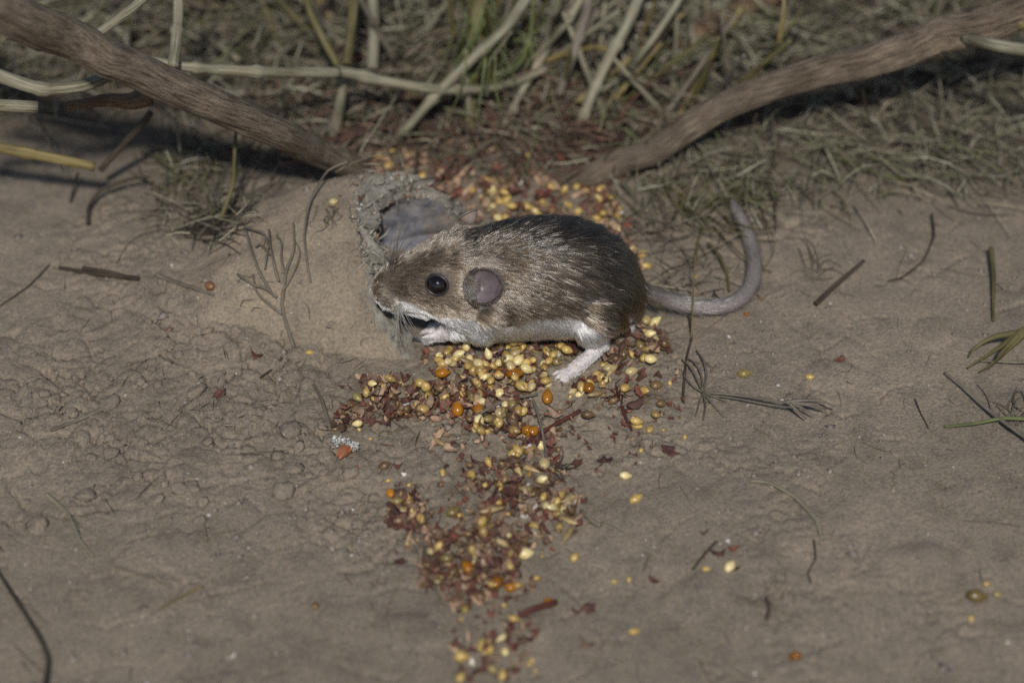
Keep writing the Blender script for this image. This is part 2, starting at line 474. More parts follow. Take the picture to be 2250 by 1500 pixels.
# ------------------------------------------------------------------ crushed tube
RIM = [(905, 822, -1.5), (868, 772, 3), (832, 705, 8.5), (805, 635, 13), (793, 565, 16.5), (800, 495, 19), (832, 428, 20.5), (885, 382, 19.8), (940, 392, 16), (982, 432, 10), (1012, 478, 3), (1022, 500, -1.5)]
TB = []
def TW(a, b):
    f1, f2, c_ = worley(np.array([a + .4 * float(vn(a * 3, b * 3, 2))]), np.array([b + .4 * float(vn(a * 3, b * 3, 7))]), 88)
    return float(f2[0] - f1[0])
def build_tube():
    rim = smoothline([P(*r) for r in RIM], 90)
    nu, nv = 100, 90
    mid = 0.5 * (rim[0] + rim[-1]) + np.array([0, 0, 4.0])
    V = []; F = []; MI = []
    def jag(j):
        return 2.2 * float(fbm(j / 7.0, 3.3, 8, 3)) + 1.3 * float(vn(j / 1.6, 8.8, 4)) - 5.0 * math.exp(-((j - 52) / 9.0) ** 2)
    def outer(s, j):
        p = rim[j].copy()
        L = 50.0 * s
        zs = max(0.0, 1 - s ** 2.5 * 1.08)
        ys = 1 - 0.22 * s
        q = np.array([p[0] - L - 0.0 + (1 - s) * jag(j), (p[1] - mid[1]) * ys + mid[1] + 1.0 * s, p[2] * zs - 4.5 * s * s])
        d = q - (mid + np.array([-L, 0, 0])); d[0] = 0; d /= np.linalg.norm(d) + 1e-9
        amp = 1.0 + 2.2 * s
        q += d * (amp * float(fbm(q[0] / 16 + 5, j / 14.0, 12, 3)) + 0.45 * float(fbm(q[0] / 3.5, j / 3.0, 15, 3)) - 0.55 * (1 - float(sstep(0, .05, TW(q[0] / 8, j / 9.0)))) * float(sstep(.0, .2, vn(q[0] / 9, j / 8.0, 5))))
        return q
    def inner(s, j):
        p = rim[j].copy()
        c = mid.copy()
        d = p - c; d[0] = 0; dn = np.linalg.norm(d); d /= dn
        th = 4.4 + 1.9 * math.exp(-((j - 52) / 16.0) ** 2) + 1.4 * float(fbm(j / 7.0, 1.1, 18, 2))
        q = p - d * th
        q[0] += 1.0 + 5.6 * math.exp(-((j - 32) / 27.0) ** 2)
        L = 30.0 * s
        zs = 1 - 0.62 * s ** 1.3
        return np.array([q[0] - L + (1 - s) * (jag(j) * 0.9 - 1.0), (q[1] - c[1]) * (1 - 0.3 * s) + c[1], q[2] * zs]) + d * 1.3 * float(fbm(j / 6.0, L / 9.0, 25, 4)) * (1 if s > 0 else .3)
    rows = []
    for i in range(nu + 1):                      # outer, far end -> rim
        s = (1 - i / nu) ** 1.15
        rows.append([outer(s, j) for j in range(nv)]); MI.append(0)
    o0 = np.array(rows[-1]); i0 = np.array([inner(0, j) for j in range(nv)])
    for t in (0.07, 0.16, 0.26, 0.36, 0.46, 0.56, 0.66, 0.76, 0.86, 0.94):          # torn face
        r = o0 * (1 - t) + i0 * t
        for j in range(nv):
            r[j][0] += 0.9 * math.sin(math.pi * t) + 1.1 * float(vn(j / 1.1 + 5, t * 9, 61)) + 3.6 * float(fbm(j / 5.0, t * 3, 63, 4)) * math.sin(math.pi * t) ** .5
            r[j][2] += 0.6 * float(vn(j / 1.4, t * 7 + 3, 66)) + 2.8 * float(fbm(j / 5.0, t * 3 + 7, 67, 4)) * math.sin(math.pi * t) ** .5
            r[j][1] -= 1.2 * float(fbm(j / 3.5, t * 4 + 2, 69, 3))
        rows.append(list(r)); MI.append(1)
    rows.append(list(i0)); MI.append(1)
    for i in range(1, 22):
        rows.append([inner(i / 21, j) for j in range(nv)]); MI.append(2)
    for r in rows: V += list(r)
    FM = []
    for i in range(len(rows) - 1):
        for j in range(nv - 1):
            F.append((i * nv + j, i * nv + j + 1, (i + 1) * nv + j + 1, (i + 1) * nv + j)); FM.append(MI[i + 1])
    # lining on the floor of the tube
    b0 = len(V); nf = 24
    for i in range(nf):
        L = -7 + 34 * i / (nf - 1)
        a = inner(max(0, L) / 30, 6); c = inner(max(0, L) / 30, nv - 5)
        for k in range(16):
            t = k / 15
            q = a * (1 - t) + c * t
            q[0] = (rim[6][0] * (1 - t) + rim[nv - 5][0] * t) - L - 3 + 0.8 * float(vn(k * .6, i * .5, 99))
            q[2] = -0.2 + 3.2 * (2 * t - 1) ** 4 + 0.35 * float(vn(k * .5, i * .4, 98)) - (0.8 if i == 0 else 0)
            V.append(q)
    for i in range(nf - 1):
        for k in range(15):
            a = b0 + i * 16 + k
            F.append((a, a + 16, a + 17, a + 1)); FM.append(2)
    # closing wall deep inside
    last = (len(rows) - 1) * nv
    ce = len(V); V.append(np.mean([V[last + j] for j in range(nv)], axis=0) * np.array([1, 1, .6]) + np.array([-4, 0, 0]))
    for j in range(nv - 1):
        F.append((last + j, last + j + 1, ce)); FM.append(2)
    TB.append(BVHTree.FromPolygons([Vector(c) for c in V], F))
    me = mesh('crushed_tube', V, F, [M_TUBE, M_RIM, M_INNER])
    me.polygons.foreach_set('material_index', FM)
    tube = link('crushed_tube', me, label='dust caked half buried tube with a torn open mouth in front of the mouse', cat='tube')
    # torn fibres round the mouth
    fv, ff, tn = [], [], []
    R = random.Random(3)
    for k in range(1100):
        j = int(np.clip(R.gauss(46, 17), 8, 80)); t = R.random() ** 0.9
        if j < 22 and R.random() < .6: continue
        p = o0[j] * (1 - t) + i0[j] * t + np.array([R.uniform(-1.5, .5) , R.uniform(-.6, .6), R.uniform(-.3, .5)])
        d = np.array([R.uniform(-.6, 1), R.uniform(-1, .5), R.uniform(-1.0, .9)])
        if R.random() < .35: d = np.array([R.uniform(-.3, .3), R.uniform(-.3, .3), -1.0]) * 1.0
        d /= np.linalg.norm(d); L = R.uniform(0.5, 1.8) if R.random() < .7 else R.uniform(2, 4.2)
        e = np.array([R.gauss(0, .3), R.gauss(0, .3), R.gauss(0, .3)])
        line = np.array([p - d * .3, p + d * L * .5 + e, p + d * L + e * R.uniform(-1, 1.5)])
        v, f, _ = tube_geo(line, [R.uniform(.08, .28), R.uniform(.07, .24), .04], 3)
        off = len(fv); fv += v; ff += [tuple(a + off for a in q) for q in f]
        g = R.choice([0.2, 0.28, 0.38, 0.5]); c = (g, g * .93, g * .78)
        if R.random() < .12: c = (0.26, .13, .06)
        tn += [c] * len(v)
    add_tinted('torn_fibres', fv, ff, tn, M_LITTER, parent=tube, kind='stuff')
    return tube

def add_tinted(name, v, f, tint, m, **kw):
    me = mesh(name, v, f, m)
    a = me.color_attributes.new('tint', 'FLOAT_COLOR', 'POINT')
    t = np.ones((len(v), 4), np.float32); t[:, :3] = np.asarray(tint, np.float32)
    a.data.foreach_set('color', t.ravel())
    return link(name, me, **kw)
TUBE = build_tube()

# ------------------------------------------------------------------ mouse
def cyl_between(chain):
    """overlapping balls and cones along a chain of (point, radius): gives verts, faces"""
    V, F = [], []
    for (a, ra), (b, rb) in zip(chain[:-1], chain[1:]):
        a = np.asarray(a, float); b = np.asarray(b, float)
        d = b - a; L = np.linalg.norm(d) + 1e-9; d /= L
        ref = np.array([0, 0, 1.]) if abs(d[2]) < .9 else np.array([0, 1., 0])
        u = np.cross(d, ref); u /= np.linalg.norm(u); w = np.cross(d, u)
        off = len(V); S = 14; rings = []
        for t in np.linspace(-90, 0, 5): rings.append((a + d * ra * math.sin(math.radians(t)), max(ra * math.cos(math.radians(t)), .02)))
        for t in np.linspace(0, 90, 5): rings.append((b + d * rb * math.sin(math.radians(t)), max(rb * math.cos(math.radians(t)), .02)))
        for c, r in rings:
            for k in range(S):
                q = 2 * math.pi * k / S
                V.append(c + u * r * math.cos(q) + w * r * math.sin(q))
        for i in range(len(rings) - 1):
            for k in range(S):
                F.append(tuple(off + x for x in (i * S + k, i * S + (k + 1) % S, (i + 1) * S + (k + 1) % S, (i + 1) * S + k)))
        F.append(tuple(off + k for k in range(S))[::-1]); F.append(tuple(off + (len(rings) - 1) * S + k for k in range(S)))
    return V, F

# photo x, top, bottom of the body without its fur, depth/height ratio, y of the middle
SEC = [(819, 622, 650, .9, -6.5), (825, 608, 661, .95, -6.4), (838, 591, 672, .95, -6.2), (858, 577, 681, .95, -6), (885, 560, 681, .95, -5.8),
       (920, 540, 685, .92, -5.4), (960, 517, 699, .92, -5), (1000, 502, 720, .9, -4.4), (1045, 500, 742, .84, -3.4), (1090, 489, 745, .85, -2.4),
       (1150, 477, 741, .86, -1.4), (1200, 474, 738, .88, -.4), (1250, 477, 738, .9, .4), (1300, 490, 742, .9, 1), (1350, 519, 730, .88, 1.4),
       (1380, 553, 712, .86, 1.6), (1400, 592, 690, .85, 1.8), (1411, 625, 664, .8, 1.9)]
def sec_at(px):
    xs = [s[0] for s in SEC]
    return [float(np.interp(px, xs, [s[k] for s in SEC])) for k in range(1, 5)]

def build_mouse():
    V, F = [], []
    S = 40; pxs = np.concatenate([np.linspace(822, 1411, 70)])
    prev = None
    for n_, px in enumerate(pxs):
        t, b, r, y = sec_at(px)
        c = Q(px, (t + b) / 2, y); h = (b - t) / 2 * 0.1 * (np.linalg.norm(c - CAM) / DIST)
        hb = h / math.sqrt((r * .643) ** 2 + .766 ** 2); ha = hb * r
        for k in range(S):
            q = 2 * math.pi * k / S
            cx, sz = math.cos(q), math.sin(q)
            # slightly squarer low belly, narrower top of the head
            V.append(c + np.array([0, ha * cx * (1 - .10 * sz), hb * sz]))
    nr = len(pxs)
    for i in range(nr - 1):
        for k in range(S):
            F.append((i * S + k, (i + 1) * S + k, (i + 1) * S + (k + 1) % S, i * S + (k + 1) % S))
    F.append(tuple(range(S))); F.append(tuple(range((nr - 1) * S, nr * S))[::-1])
    def add(chain):
        v, f = cyl_between(chain); off = len(V)
        V.extend(v); F.extend([tuple(a + off for a in q) for q in f])
    # haunch
    add([(Q(1292, 668, -5.6), 6.8), (Q(1298, 700, -7.5), 5.4), (Q(1292, 738, -7.5), 2.6), (GP(1318, 757, 4.0), 1.7)])
    # near hind foot, heel to toes
    heel = GP(1322, 758, 4.2); ball_ = GP(1262, 812, 1.6)
    add([(heel, 1.7), (heel * .5 + ball_ * .5, 1.55), (ball_, 1.6)])
    for dx, dy in ((-44, 8), (-40, 17), (-31, 24), (-20, 27), (-6, 18)):
        e = GP(1262 + dx, 812 + dy, 0.5); m_ = (ball_ * .5 + e * .5) + np.array([0, 0, .4])
        add([(ball_, .9), (m_, .55), (e, .42)])
    # far hind foot
    add([(Q(1372, 680, 7), 2.6), (GP(1398, 690, 2.5), 1.1), (GP(1384, 722, .8), .9)])
    # forelegs and paws
    sh = Q(1005, 712, -7.0)
    el = Q(985, 728, -7.4); wr = Q(958, 738, -7.5)
    add([(sh, 4.2), (el, 2.2), (wr, 1.25)])
    for dx, dy in ((-24, 2), (-24, 9), (-18, 15), (-9, 15), (-14, -2)):
        e = Q(955 + dx, 738 + dy, -7.6 + dy * .03); mid_ = wr * .5 + e * .5 + np.array([-.1, -.3, .3])
        add([(wr, .8), (mid_, .45), (e, .34)])
    sh2 = Q(985, 700, 1.0)
    add([(sh2, 3.0), (Q(965, 722, 1.2), 1.5), (Q(944, 724, .6), 1.0), (Q(930, 730, .4), .5)])
    add([(Q(985, 655, -8.5), 5.2), (Q(1005, 660, -8.5), 5.0)])
    add([(Q(1075, 668, -9.0), 6.2), (Q(1060, 705, -8.8), 5.0)])
    # lower jaw and cheek
    add([(Q(858, 662, -6.2), 1.5), (Q(890, 667, -6.0), 2.2), (Q(930, 664, -6.5), 3.6)])
    add([(Q(846, 666, -7.0), 1.3), (Q(866, 670, -7.0), 1.8)])
    add([(Q(838, 638, -8.6), 1.7), (Q(858, 652, -9.0), 2.7)])
    add([(Q(838, 640, -4.2), 1.5), (Q(862, 648, -3.6), 2.2)])
    # tail
    TP = [Q(1385, 628, 1.8), Q(1412, 638, 2.4), GP(1455, 655, 6.5), GP(1510, 670, 3.6), GP(1570, 675, 2.4), GP(1618, 662, 1.9), GP(1648, 630, 1.7), GP(1657, 590, 1.6),
          GP(1653, 550, 1.5), GP(1641, 512, 1.8), GP(1628, 482, 2.4), GP(1616, 458, 3.0), GP(1608, 440, 3.4)]
    tl = smoothline(TP, 46)
    tr = np.interp(np.linspace(0, 1, 46), [0, .08, .3, .6, .8, .93, 1], [2.6, 1.8, 1.8, 1.8, 1.6, 1.2, .5])
    add([(p, r) for p, r in zip(tl, tr)])
    me = mesh('mouse_src', V, F)
    src = bpy.data.objects.new('mouse_src', me); COL.objects.link(src)
    mo = src.modifiers.new('r', 'REMESH'); mo.mode = 'VOXEL'; mo.voxel_size = 0.00036; mo.use_smooth_shade = True
    sm = src.modifiers.new('s', 'SMOOTH'); sm.factor = .5; sm.iterations = 5
    dg = bpy.context.evaluated_depsgraph_get()
    out = bpy.data.meshes.new_from_object(src.evaluated_get(dg), depsgraph=dg)
    bpy.data.objects.remove(src)
    out.name = 'mouse'
    nv = len(out.vertices)
    co = np.empty(nv * 3, np.float32); out.vertices.foreach_get('co', co); co = co.reshape(-1, 3) / MM
    nor = np.empty(nv * 3, np.float32); out.vertices.foreach_get('normal', nor); nor = nor.reshape(-1, 3)
    return out, co, nor, tl

MB, MCO, MNO, TAIL = build_mouse()
tris_bvh = BVHTree.FromPolygons([Vector(c) for c in MCO.tolist()], [tuple(p.vertices) for p in MB.polygons])
def hit(px, py):
    d = Vector(ray(px, py)); d.normalize()
    loc, n, i, dist = tris_bvh.ray_cast(Vector(CAM), d)
    return np.array(loc), np.array(n)
EYE, EYEN = hit(960, 626)
EYEN /= np.linalg.norm(EYEN)
EYEC = EYE - EYEN * 0.85
EARP, EARN = hit(1062, 624)

def project(co):
    """mm -> photo pixels (used only to lay out the coat on the animal's own surface)"""
    r = co - CAM
    dep = r @ VIEW
    return 1125 + (r @ RIGHT) / dep * DIST * 10, 750 - (r @ UP) / dep * DIST * 10

# boundary of the white underside: height in mm along the body, read off the near flank
WB = [(822, 662), (845, 676), (862, 690), (870, 672), (890, 676), (920, 690), (950, 703), (975, 716), (1000, 722), (1040, 731), (1080, 736), (1115, 741), (1140, 732), (1180, 723), (1230, 718), (1262, 722), (1285, 738), (1310, 756), (1420, 800)]
WBX = []; WBZ = []
for x_, y_ in WB:
    y_ -= (4 if x_ < 868 else 10 if x_ < 960 else 25)
    try:
        h_, _n = hit(x_, y_)
        WBX.append(h_[0]); WBZ.append(h_[2])
    except Exception:
        q_ = Q(x_, y_, -9); WBX.append(q_[0]); WBZ.append(q_[2])
WBX = np.array(WBX); WBZ = np.array(WBZ)
XN = Q(815, 635, -6)[0]                     # nose
def body_t(co): return (co[:, 0] - XN) / 60.0     # 0 nose .. 1 rump

def coat(co, nor):
    """base colour of the coat at body points and what kind of skin lies there"""
    n = len(co)
    t = body_t(co)
    zb = np.interp(co[:, 0], WBX, WBZ)
    w = sstep(0.5, -0.5, co[:, 2] - zb + 0.5 * fbm(co[:, 0] / 2, co[:, 2] / 2, 5, 2))
    tail_d = np.min(np.linalg.norm(co[:, None, :] - TAIL[None, 4::3, :], axis=2), axis=1)
    tail = (co[:, 0] > TAIL[4][0] - .4) & (tail_d < 4.5)
    heel = GP(1322, 758, 4.2)
    px, py = project(co)
    foot = (co[:, 2] < 8.0) & (px > 1195) & (px < 1345) & (py > 742) & (co[:, 1] < -3)
    paw = (px > 915) & (px < 985) & (py > 722) & (py < 765)
    ffoot = (px > 1375) & (px < 1415) & (py > 685) & (py < 735)
    dorsal = sstep(.3, .95, nor[:, 2]) * sstep(.12, .35, t)
    dark = np.array([.020, .015, .011]); tan = np.array([.175, .130, .086]); mid = np.array([.056, .042, .029])
    k = fbm(co[:, 0] / 5, co[:, 2] / 2.0 + co[:, 1] / 3, 3, 3) * 1.0 + .45
    k = np.clip(k, 0, 1)[:, None]
    c = mid * (1 - k) + np.array([.105, .078, .052]) * k
    c = c * (1 - .8 * dorsal[:, None]) + dark * .8 * dorsal[:, None]
    # paler ring round the eye, buff cheek and snout
    de = np.linalg.norm(co - EYEC, axis=1)
    ring = np.exp(-((de - 3.6) / 1.6) ** 2)[:, None] * .7
    c = c * (1 - ring) + np.array([.21, .155, .10]) * ring
    sn = sstep(.42, .05, t)[:, None] * .75
    c = c * (1 - sn) + np.array([.215, .168, .122]) * sn
    # buff line above the white
    bl = np.exp(-((co[:, 2] - zb - 1.4) / .9) ** 2)[:, None] * .4
    c = c * (1 - bl) + np.array([.26, .19, .13]) * bl
    # dark whisker pad and dark stripe along the snout
    bd_, _n = hit(852, 662)
    pad = np.exp(-(np.linalg.norm((co - bd_) * np.array([.8, 1, 1.2]), axis=1) / 2.0) ** 2)[:, None] * .8
    c = c * (1 - pad) + np.array([.40, .345, .27]) * pad
    wp_, _n = hit(874, 641)
    pad = np.exp(-(np.linalg.norm(co - wp_, axis=1) / 1.6) ** 2)[:, None] * .55
    c = c * (1 - pad) + np.array([.07, .05, .045]) * pad
    br = Q(862, 572, -6)
    pad2 = np.exp(-(np.linalg.norm(co - br, axis=1) / 2.0) ** 2)[:, None] * .35
    c = c * (1 - pad2) + np.array([.08, .06, .05]) * pad2
    # white tuft under the ear
    tf, _n = hit(1056, 656)
    tu = np.exp(-(np.linalg.norm(co - tf, axis=1) / 1.5) ** 2)[:, None] * .95
    c = c * (1 - tu) + np.array([.50, .43, .36]) * tu
    tf2, _n = hit(1062, 584)
    tu = np.exp(-(np.linalg.norm(co - tf2, axis=1) / 1.7) ** 2)[:, None] * .5
    c = c * (1 - tu) + np.array([.36, .30, .25]) * tu
    white = np.array([.84, .80, .77])
    wv = w[:, None]
    c = c * (1 - wv) + white * wv
    fx = (foot | paw | ffoot)[:, None]
    c = np.where(fx, np.array([.52, .48, .46]), c)
    c = np.where(tail[:, None], np.array([.19, .165, .15]), c)
    return c, w, tail, foot | ffoot, paw, de

def skin_color():
    c, w, tail, foot, paw, de = coat(MCO, MNO)
    col = c.copy()
    noset = body_t(MCO) < .016
    col[noset] = (.17, .12, .10)
    fur = ~(tail | foot | paw | noset)
    col[fur] *= .55
    col[(de < 2.7)] = (.02, .015, .013)
    # darker upper side of the tail, ringed scales come from the material
    t2 = np.ones((len(col), 4), np.float32); t2[:, :3] = col
    a = MB.color_attributes.new('tint', 'FLOAT_COLOR', 'POINT')
    a.data.foreach_set('color', t2.ravel())
skin_color()
M_SKIN, nt, b = mat('mouse_skin')
a_ = N(nt, 'ShaderNodeAttribute'); a_.attribute_name = 'tint'
g_ = N(nt, 'ShaderNodeNewGeometry')
n2 = N(nt, 'ShaderNodeTexNoise', Scale=1600.0, Detail=3.0); nt.links.new(g_.outputs['Position'], n2.inputs['Vector'])
r2 = ramp(nt, n2.outputs[0], [(0.3, (0.72, 0.7, 0.7)), (0.6, (1.1, 1.1, 1.1))])
nt.links.new(mixc(nt, 1.0, a_.outputs['Color'], r2.outputs[0], 'MULTIPLY'), b.inputs['Base Color'])
b.inputs['Roughness'].default_value = .55
b.inputs['Subsurface Weight'].default_value = .15; b.inputs['Subsurface Scale'].default_value = .001
bump(nt, b, n2.outputs[0], .0002, .8)
MB.materials.clear(); MB.materials.append(M_SKIN)
MOUSE = link('mouse', MB, label='small brown grey mouse with a white belly crouching over the seeds at the tube mouth', cat='mouse')

# --- eyes
def ball(name, c, r, m, parent, sq=(1, 1, 1), seg=32):
    V, F = [], []
    for i in range(seg // 2 + 1):
        th = math.pi * i / (seg // 2)
        for k in range(seg):
            q = 2 * math.pi * k / seg
            V.append((r * sq[0] * math.sin(th) * math.cos(q), r * sq[1] * math.sin(th) * math.sin(q), r * sq[2] * math.cos(th)))
    for i in range(seg // 2):
        for k in range(seg):
            F.append((i * seg + k, (i + 1) * seg + k, (i + 1) * seg + (k + 1) % seg, i * seg + (k + 1) % seg))
    return link(name, mesh(name, V, F, m), parent, loc=Vector(np.asarray(c) * MM))
M_EYE, nt, b = mat('black_wet_eye')
b.inputs['Base Color'].default_value = (.006, .003, .003, 1); b.inputs['Roughness'].default_value = .06
b.inputs['Coat Weight'].default_value = .5; b.inputs['Coat Roughness'].default_value = .02
ball('eye', EYEC, 2.3, M_EYE, MOUSE)
ball('eye', EYEC + np.array([0, 2 * (-5.2 - EYEC[1]), 0]), 2.15, M_EYE, MOUSE)
ball('nose', Q(819, 634, -6.4) + np.array([.35, 0, 0]), 0.7, attr_mat('nose_skin'), MOUSE, (.9, 1.1, .8), 16)
nm = bpy.data.materials['nose_skin'].node_tree.nodes['Principled BSDF']
for l in list(nm.inputs['Base Color'].links): bpy.data.materials['nose_skin'].node_tree.links.remove(l)
nm.inputs['Base Color'].default_value = (.15, .10, .09, 1); nm.inputs['Roughness'].default_value = .45

def eyelid():
    n = EYEN; a = np.cross(n, [0, 0, 1.]); a /= np.linalg.norm(a); b_ = np.cross(a, n)
    V, F = [], []
    for i in range(36):
        q = 2 * math.pi * i / 36
        o = a * math.cos(q) * 1.12 + b_ * math.sin(q)
        for k in range(8):
            w = 2 * math.pi * k / 8
            V.append(EYEC + o * (2.12 + .26 * math.cos(w)) + n * (.95 + .26 * math.sin(w)))
    for i in range(36):
        for k in range(8):
            F.append((i * 8 + k, ((i + 1) % 36) * 8 + k, ((i + 1) % 36) * 8 + (k + 1) % 8, i * 8 + (k + 1) % 8))
    m, nt, b = mat('dark_eyelid'); b.inputs['Base Color'].default_value = (.022, .018, .018, 1); b.inputs['Roughness'].default_value = .35
    link('eyelid', mesh('eyelid', V, F, m), MOUSE)
eyelid()
# --- ears
M_EAR, nt, b = mat('ear_skin')
a_ = N(nt, 'ShaderNodeAttribute'); a_.attribute_name = 'tint'
nt.links.new(a_.outputs['Color'], b.inputs['Base Color'])
b.inputs['Roughness'].default_value = .42; b.inputs['Subsurface Weight'].default_value = .15; b.inputs['Subsurface Scale'].default_value = .0015
def ear(c, n, up, R, seed=0):
    n = np.asarray(n, float); n /= np.linalg.norm(n)
    up = np.asarray(up, float); v = up - n * (up @ n); v /= np.linalg.norm(v); u = np.cross(v, n)
    V, T, F = [], [], []
    nr, na = 14, 40
    for side in (0, 1):
        for i in range(nr + 1):
            r = i / nr
            for k in range(na):
                q = 2 * math.pi * k / na
                rr = R * r * (1 + .07 * math.cos(2 * q - 3.14) + .05 * math.sin(q) + .03 * math.sin(3 * q + 1))
                dep = 2.6 * r ** 2.0 - .25 * max(0, r - .92) * 10 - .9 * r * (.5 + .5 * math.cos(q - 3.4))
                fold = .9 * math.exp(-((r - .55) / .16) ** 2) * math.exp(-((((q - 3.6 + math.pi) % (2 * math.pi)) - math.pi) / .8) ** 2)
                if r > .86:
                    tt = (r - .86) / .14
                    rr *= (.86 + .13 * math.sin(tt * 1.9)) / r
                    dep += -.25 + .38 * math.sin(tt * 2.8)
                p = c + u * math.cos(q) * rr + v * math.sin(q) * rr + n * (dep + fold - (.42 if side else 0) * (1 - .6 * r))
                V.append(p)
                g = .5 + float(vn(r * 5 + 3, q * 1.2, seed))
                base = np.array([.125, .102, .108]) * (1 - .75 * max(0, r - .80) / .20) * (.7 + .3 * min(1, r * 1.6)) * (.75 + .5 * g)
                if seed: base = np.array([.20, .19, .17])
                if side: base = np.array([.13, .10, .085]) * (1 + (seed > 0))
                T.append(base)
    m = (nr + 1) * na
    for s in (0, 1):
        for i in range(nr):
            for k in range(na):
                a, b_, c_, d_ = [s * m + x for x in (i * na + k, (i + 1) * na + k, (i + 1) * na + (k + 1) % na, i * na + (k + 1) % na)]
                F.append((a, b_, c_, d_) if s == 0 else (d_, c_, b_, a))
    for k in range(na):
        a = nr * na + k; b_ = nr * na + (k + 1) % na
        F.append((a, a + m, b_ + m, b_))
    return add_tinted('ear', V, F, T, M_EAR, parent=MOUSE)
EARDIR = EARN / np.linalg.norm(EARN) + np.array([-.16, -.12, .05])
EARDIR /= np.linalg.norm(EARDIR)
EARC = EARP + EARDIR * .95 + np.array([.35, 0, 0])
print('EAR', EARN, EARDIR)
ear(EARC, EARDIR, (.45, 0, 1), 3.7)
far_c = Q(1036, 492, 1.2)
ear(far_c + np.array([0, .3, .3]), (-.5, .55, .75), (0.1, .5, 1), 2.2, 5)

# --- fur as hair curves
def triangles():
    MB.calc_loop_triangles()
    t = np.empty(len(MB.loop_triangles) * 3, np.int32); MB.loop_triangles.foreach_get('vertices', t)
    return t.reshape(-1, 3)
TRI = triangles()
def sample(n, weight=None):
    a, b_, c_ = MCO[TRI[:, 0]], MCO[TRI[:, 1]], MCO[TRI[:, 2]]
    ar = np.linalg.norm(np.cross(b_ - a, c_ - a), axis=1) / 2
    if weight is not None:
        ar = ar * weight
    pr = ar / ar.sum()
    k = rng.choice(len(TRI), n, p=pr)
    u = rng.random((n, 2)); s = np.sqrt(u[:, 0]); w = np.stack([1 - s, s * (1 - u[:, 1]), s * u[:, 1]], 1)[:, :, None]
    co = (np.stack([a[k], b_[k], c_[k]], 1) * w).sum(1)
    no = (np.stack([MNO[TRI[k, 0]], MNO[TRI[k, 1]], MNO[TRI[k, 2]]], 1) * w).sum(1)
    no /= np.linalg.norm(no, axis=1)[:, None]
    return co, no

def hair_mat(name, rough=.17):
    m = bpy.data.materials.new(name); m.use_nodes = True
    nt = m.node_tree; nt.nodes.clear()
    o = nt.nodes.new('ShaderNodeOutputMaterial')
    h = nt.nodes.new('ShaderNodeBsdfHairPrincipled')
    h.parametrization = 'COLOR'
    a = nt.nodes.new('ShaderNodeAttribute'); a.attribute_name = 'tint'
    hi = nt.nodes.new('ShaderNodeHairInfo')
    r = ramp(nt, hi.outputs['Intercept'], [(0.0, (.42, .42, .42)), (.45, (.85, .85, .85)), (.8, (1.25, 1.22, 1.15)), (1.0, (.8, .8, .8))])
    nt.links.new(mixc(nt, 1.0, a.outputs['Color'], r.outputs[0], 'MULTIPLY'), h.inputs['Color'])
    h.inputs['Roughness'].default_value = rough
    h.inputs['Radial Roughness'].default_value = .3
    h.inputs['Coat'].default_value = .5
    h.inputs['IOR'].default_value = 1.7
    h.inputs['Random Roughness'].default_value = .25
    nt.links.new(h.outputs[0], o.inputs[0])
    return m
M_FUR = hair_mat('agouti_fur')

def curves(name, pts, rad, tint, m, parent):
    """pts (n,k,3) mm, rad (n,k) mm, tint (n,3)"""
    n, k = pts.shape[:2]
    hc = bpy.data.hair_curves.new(name)
    hc.add_curves([k] * n)
    hc.attributes['position'].data.foreach_set('vector', (pts * MM).astype(np.float32).ravel())
    ra = hc.attributes.get('radius') or hc.attributes.new('radius', 'FLOAT', 'POINT')
    ra.data.foreach_set('value', (rad * MM).astype(np.float32).ravel())
    t = hc.attributes.new('tint', 'FLOAT_COLOR', 'CURVE')
    tt = np.ones((n, 4), np.float32); tt[:, :3] = tint
    t.data.foreach_set('color', tt.ravel())
    hc.materials.append(m)
    return link(name, hc, parent)

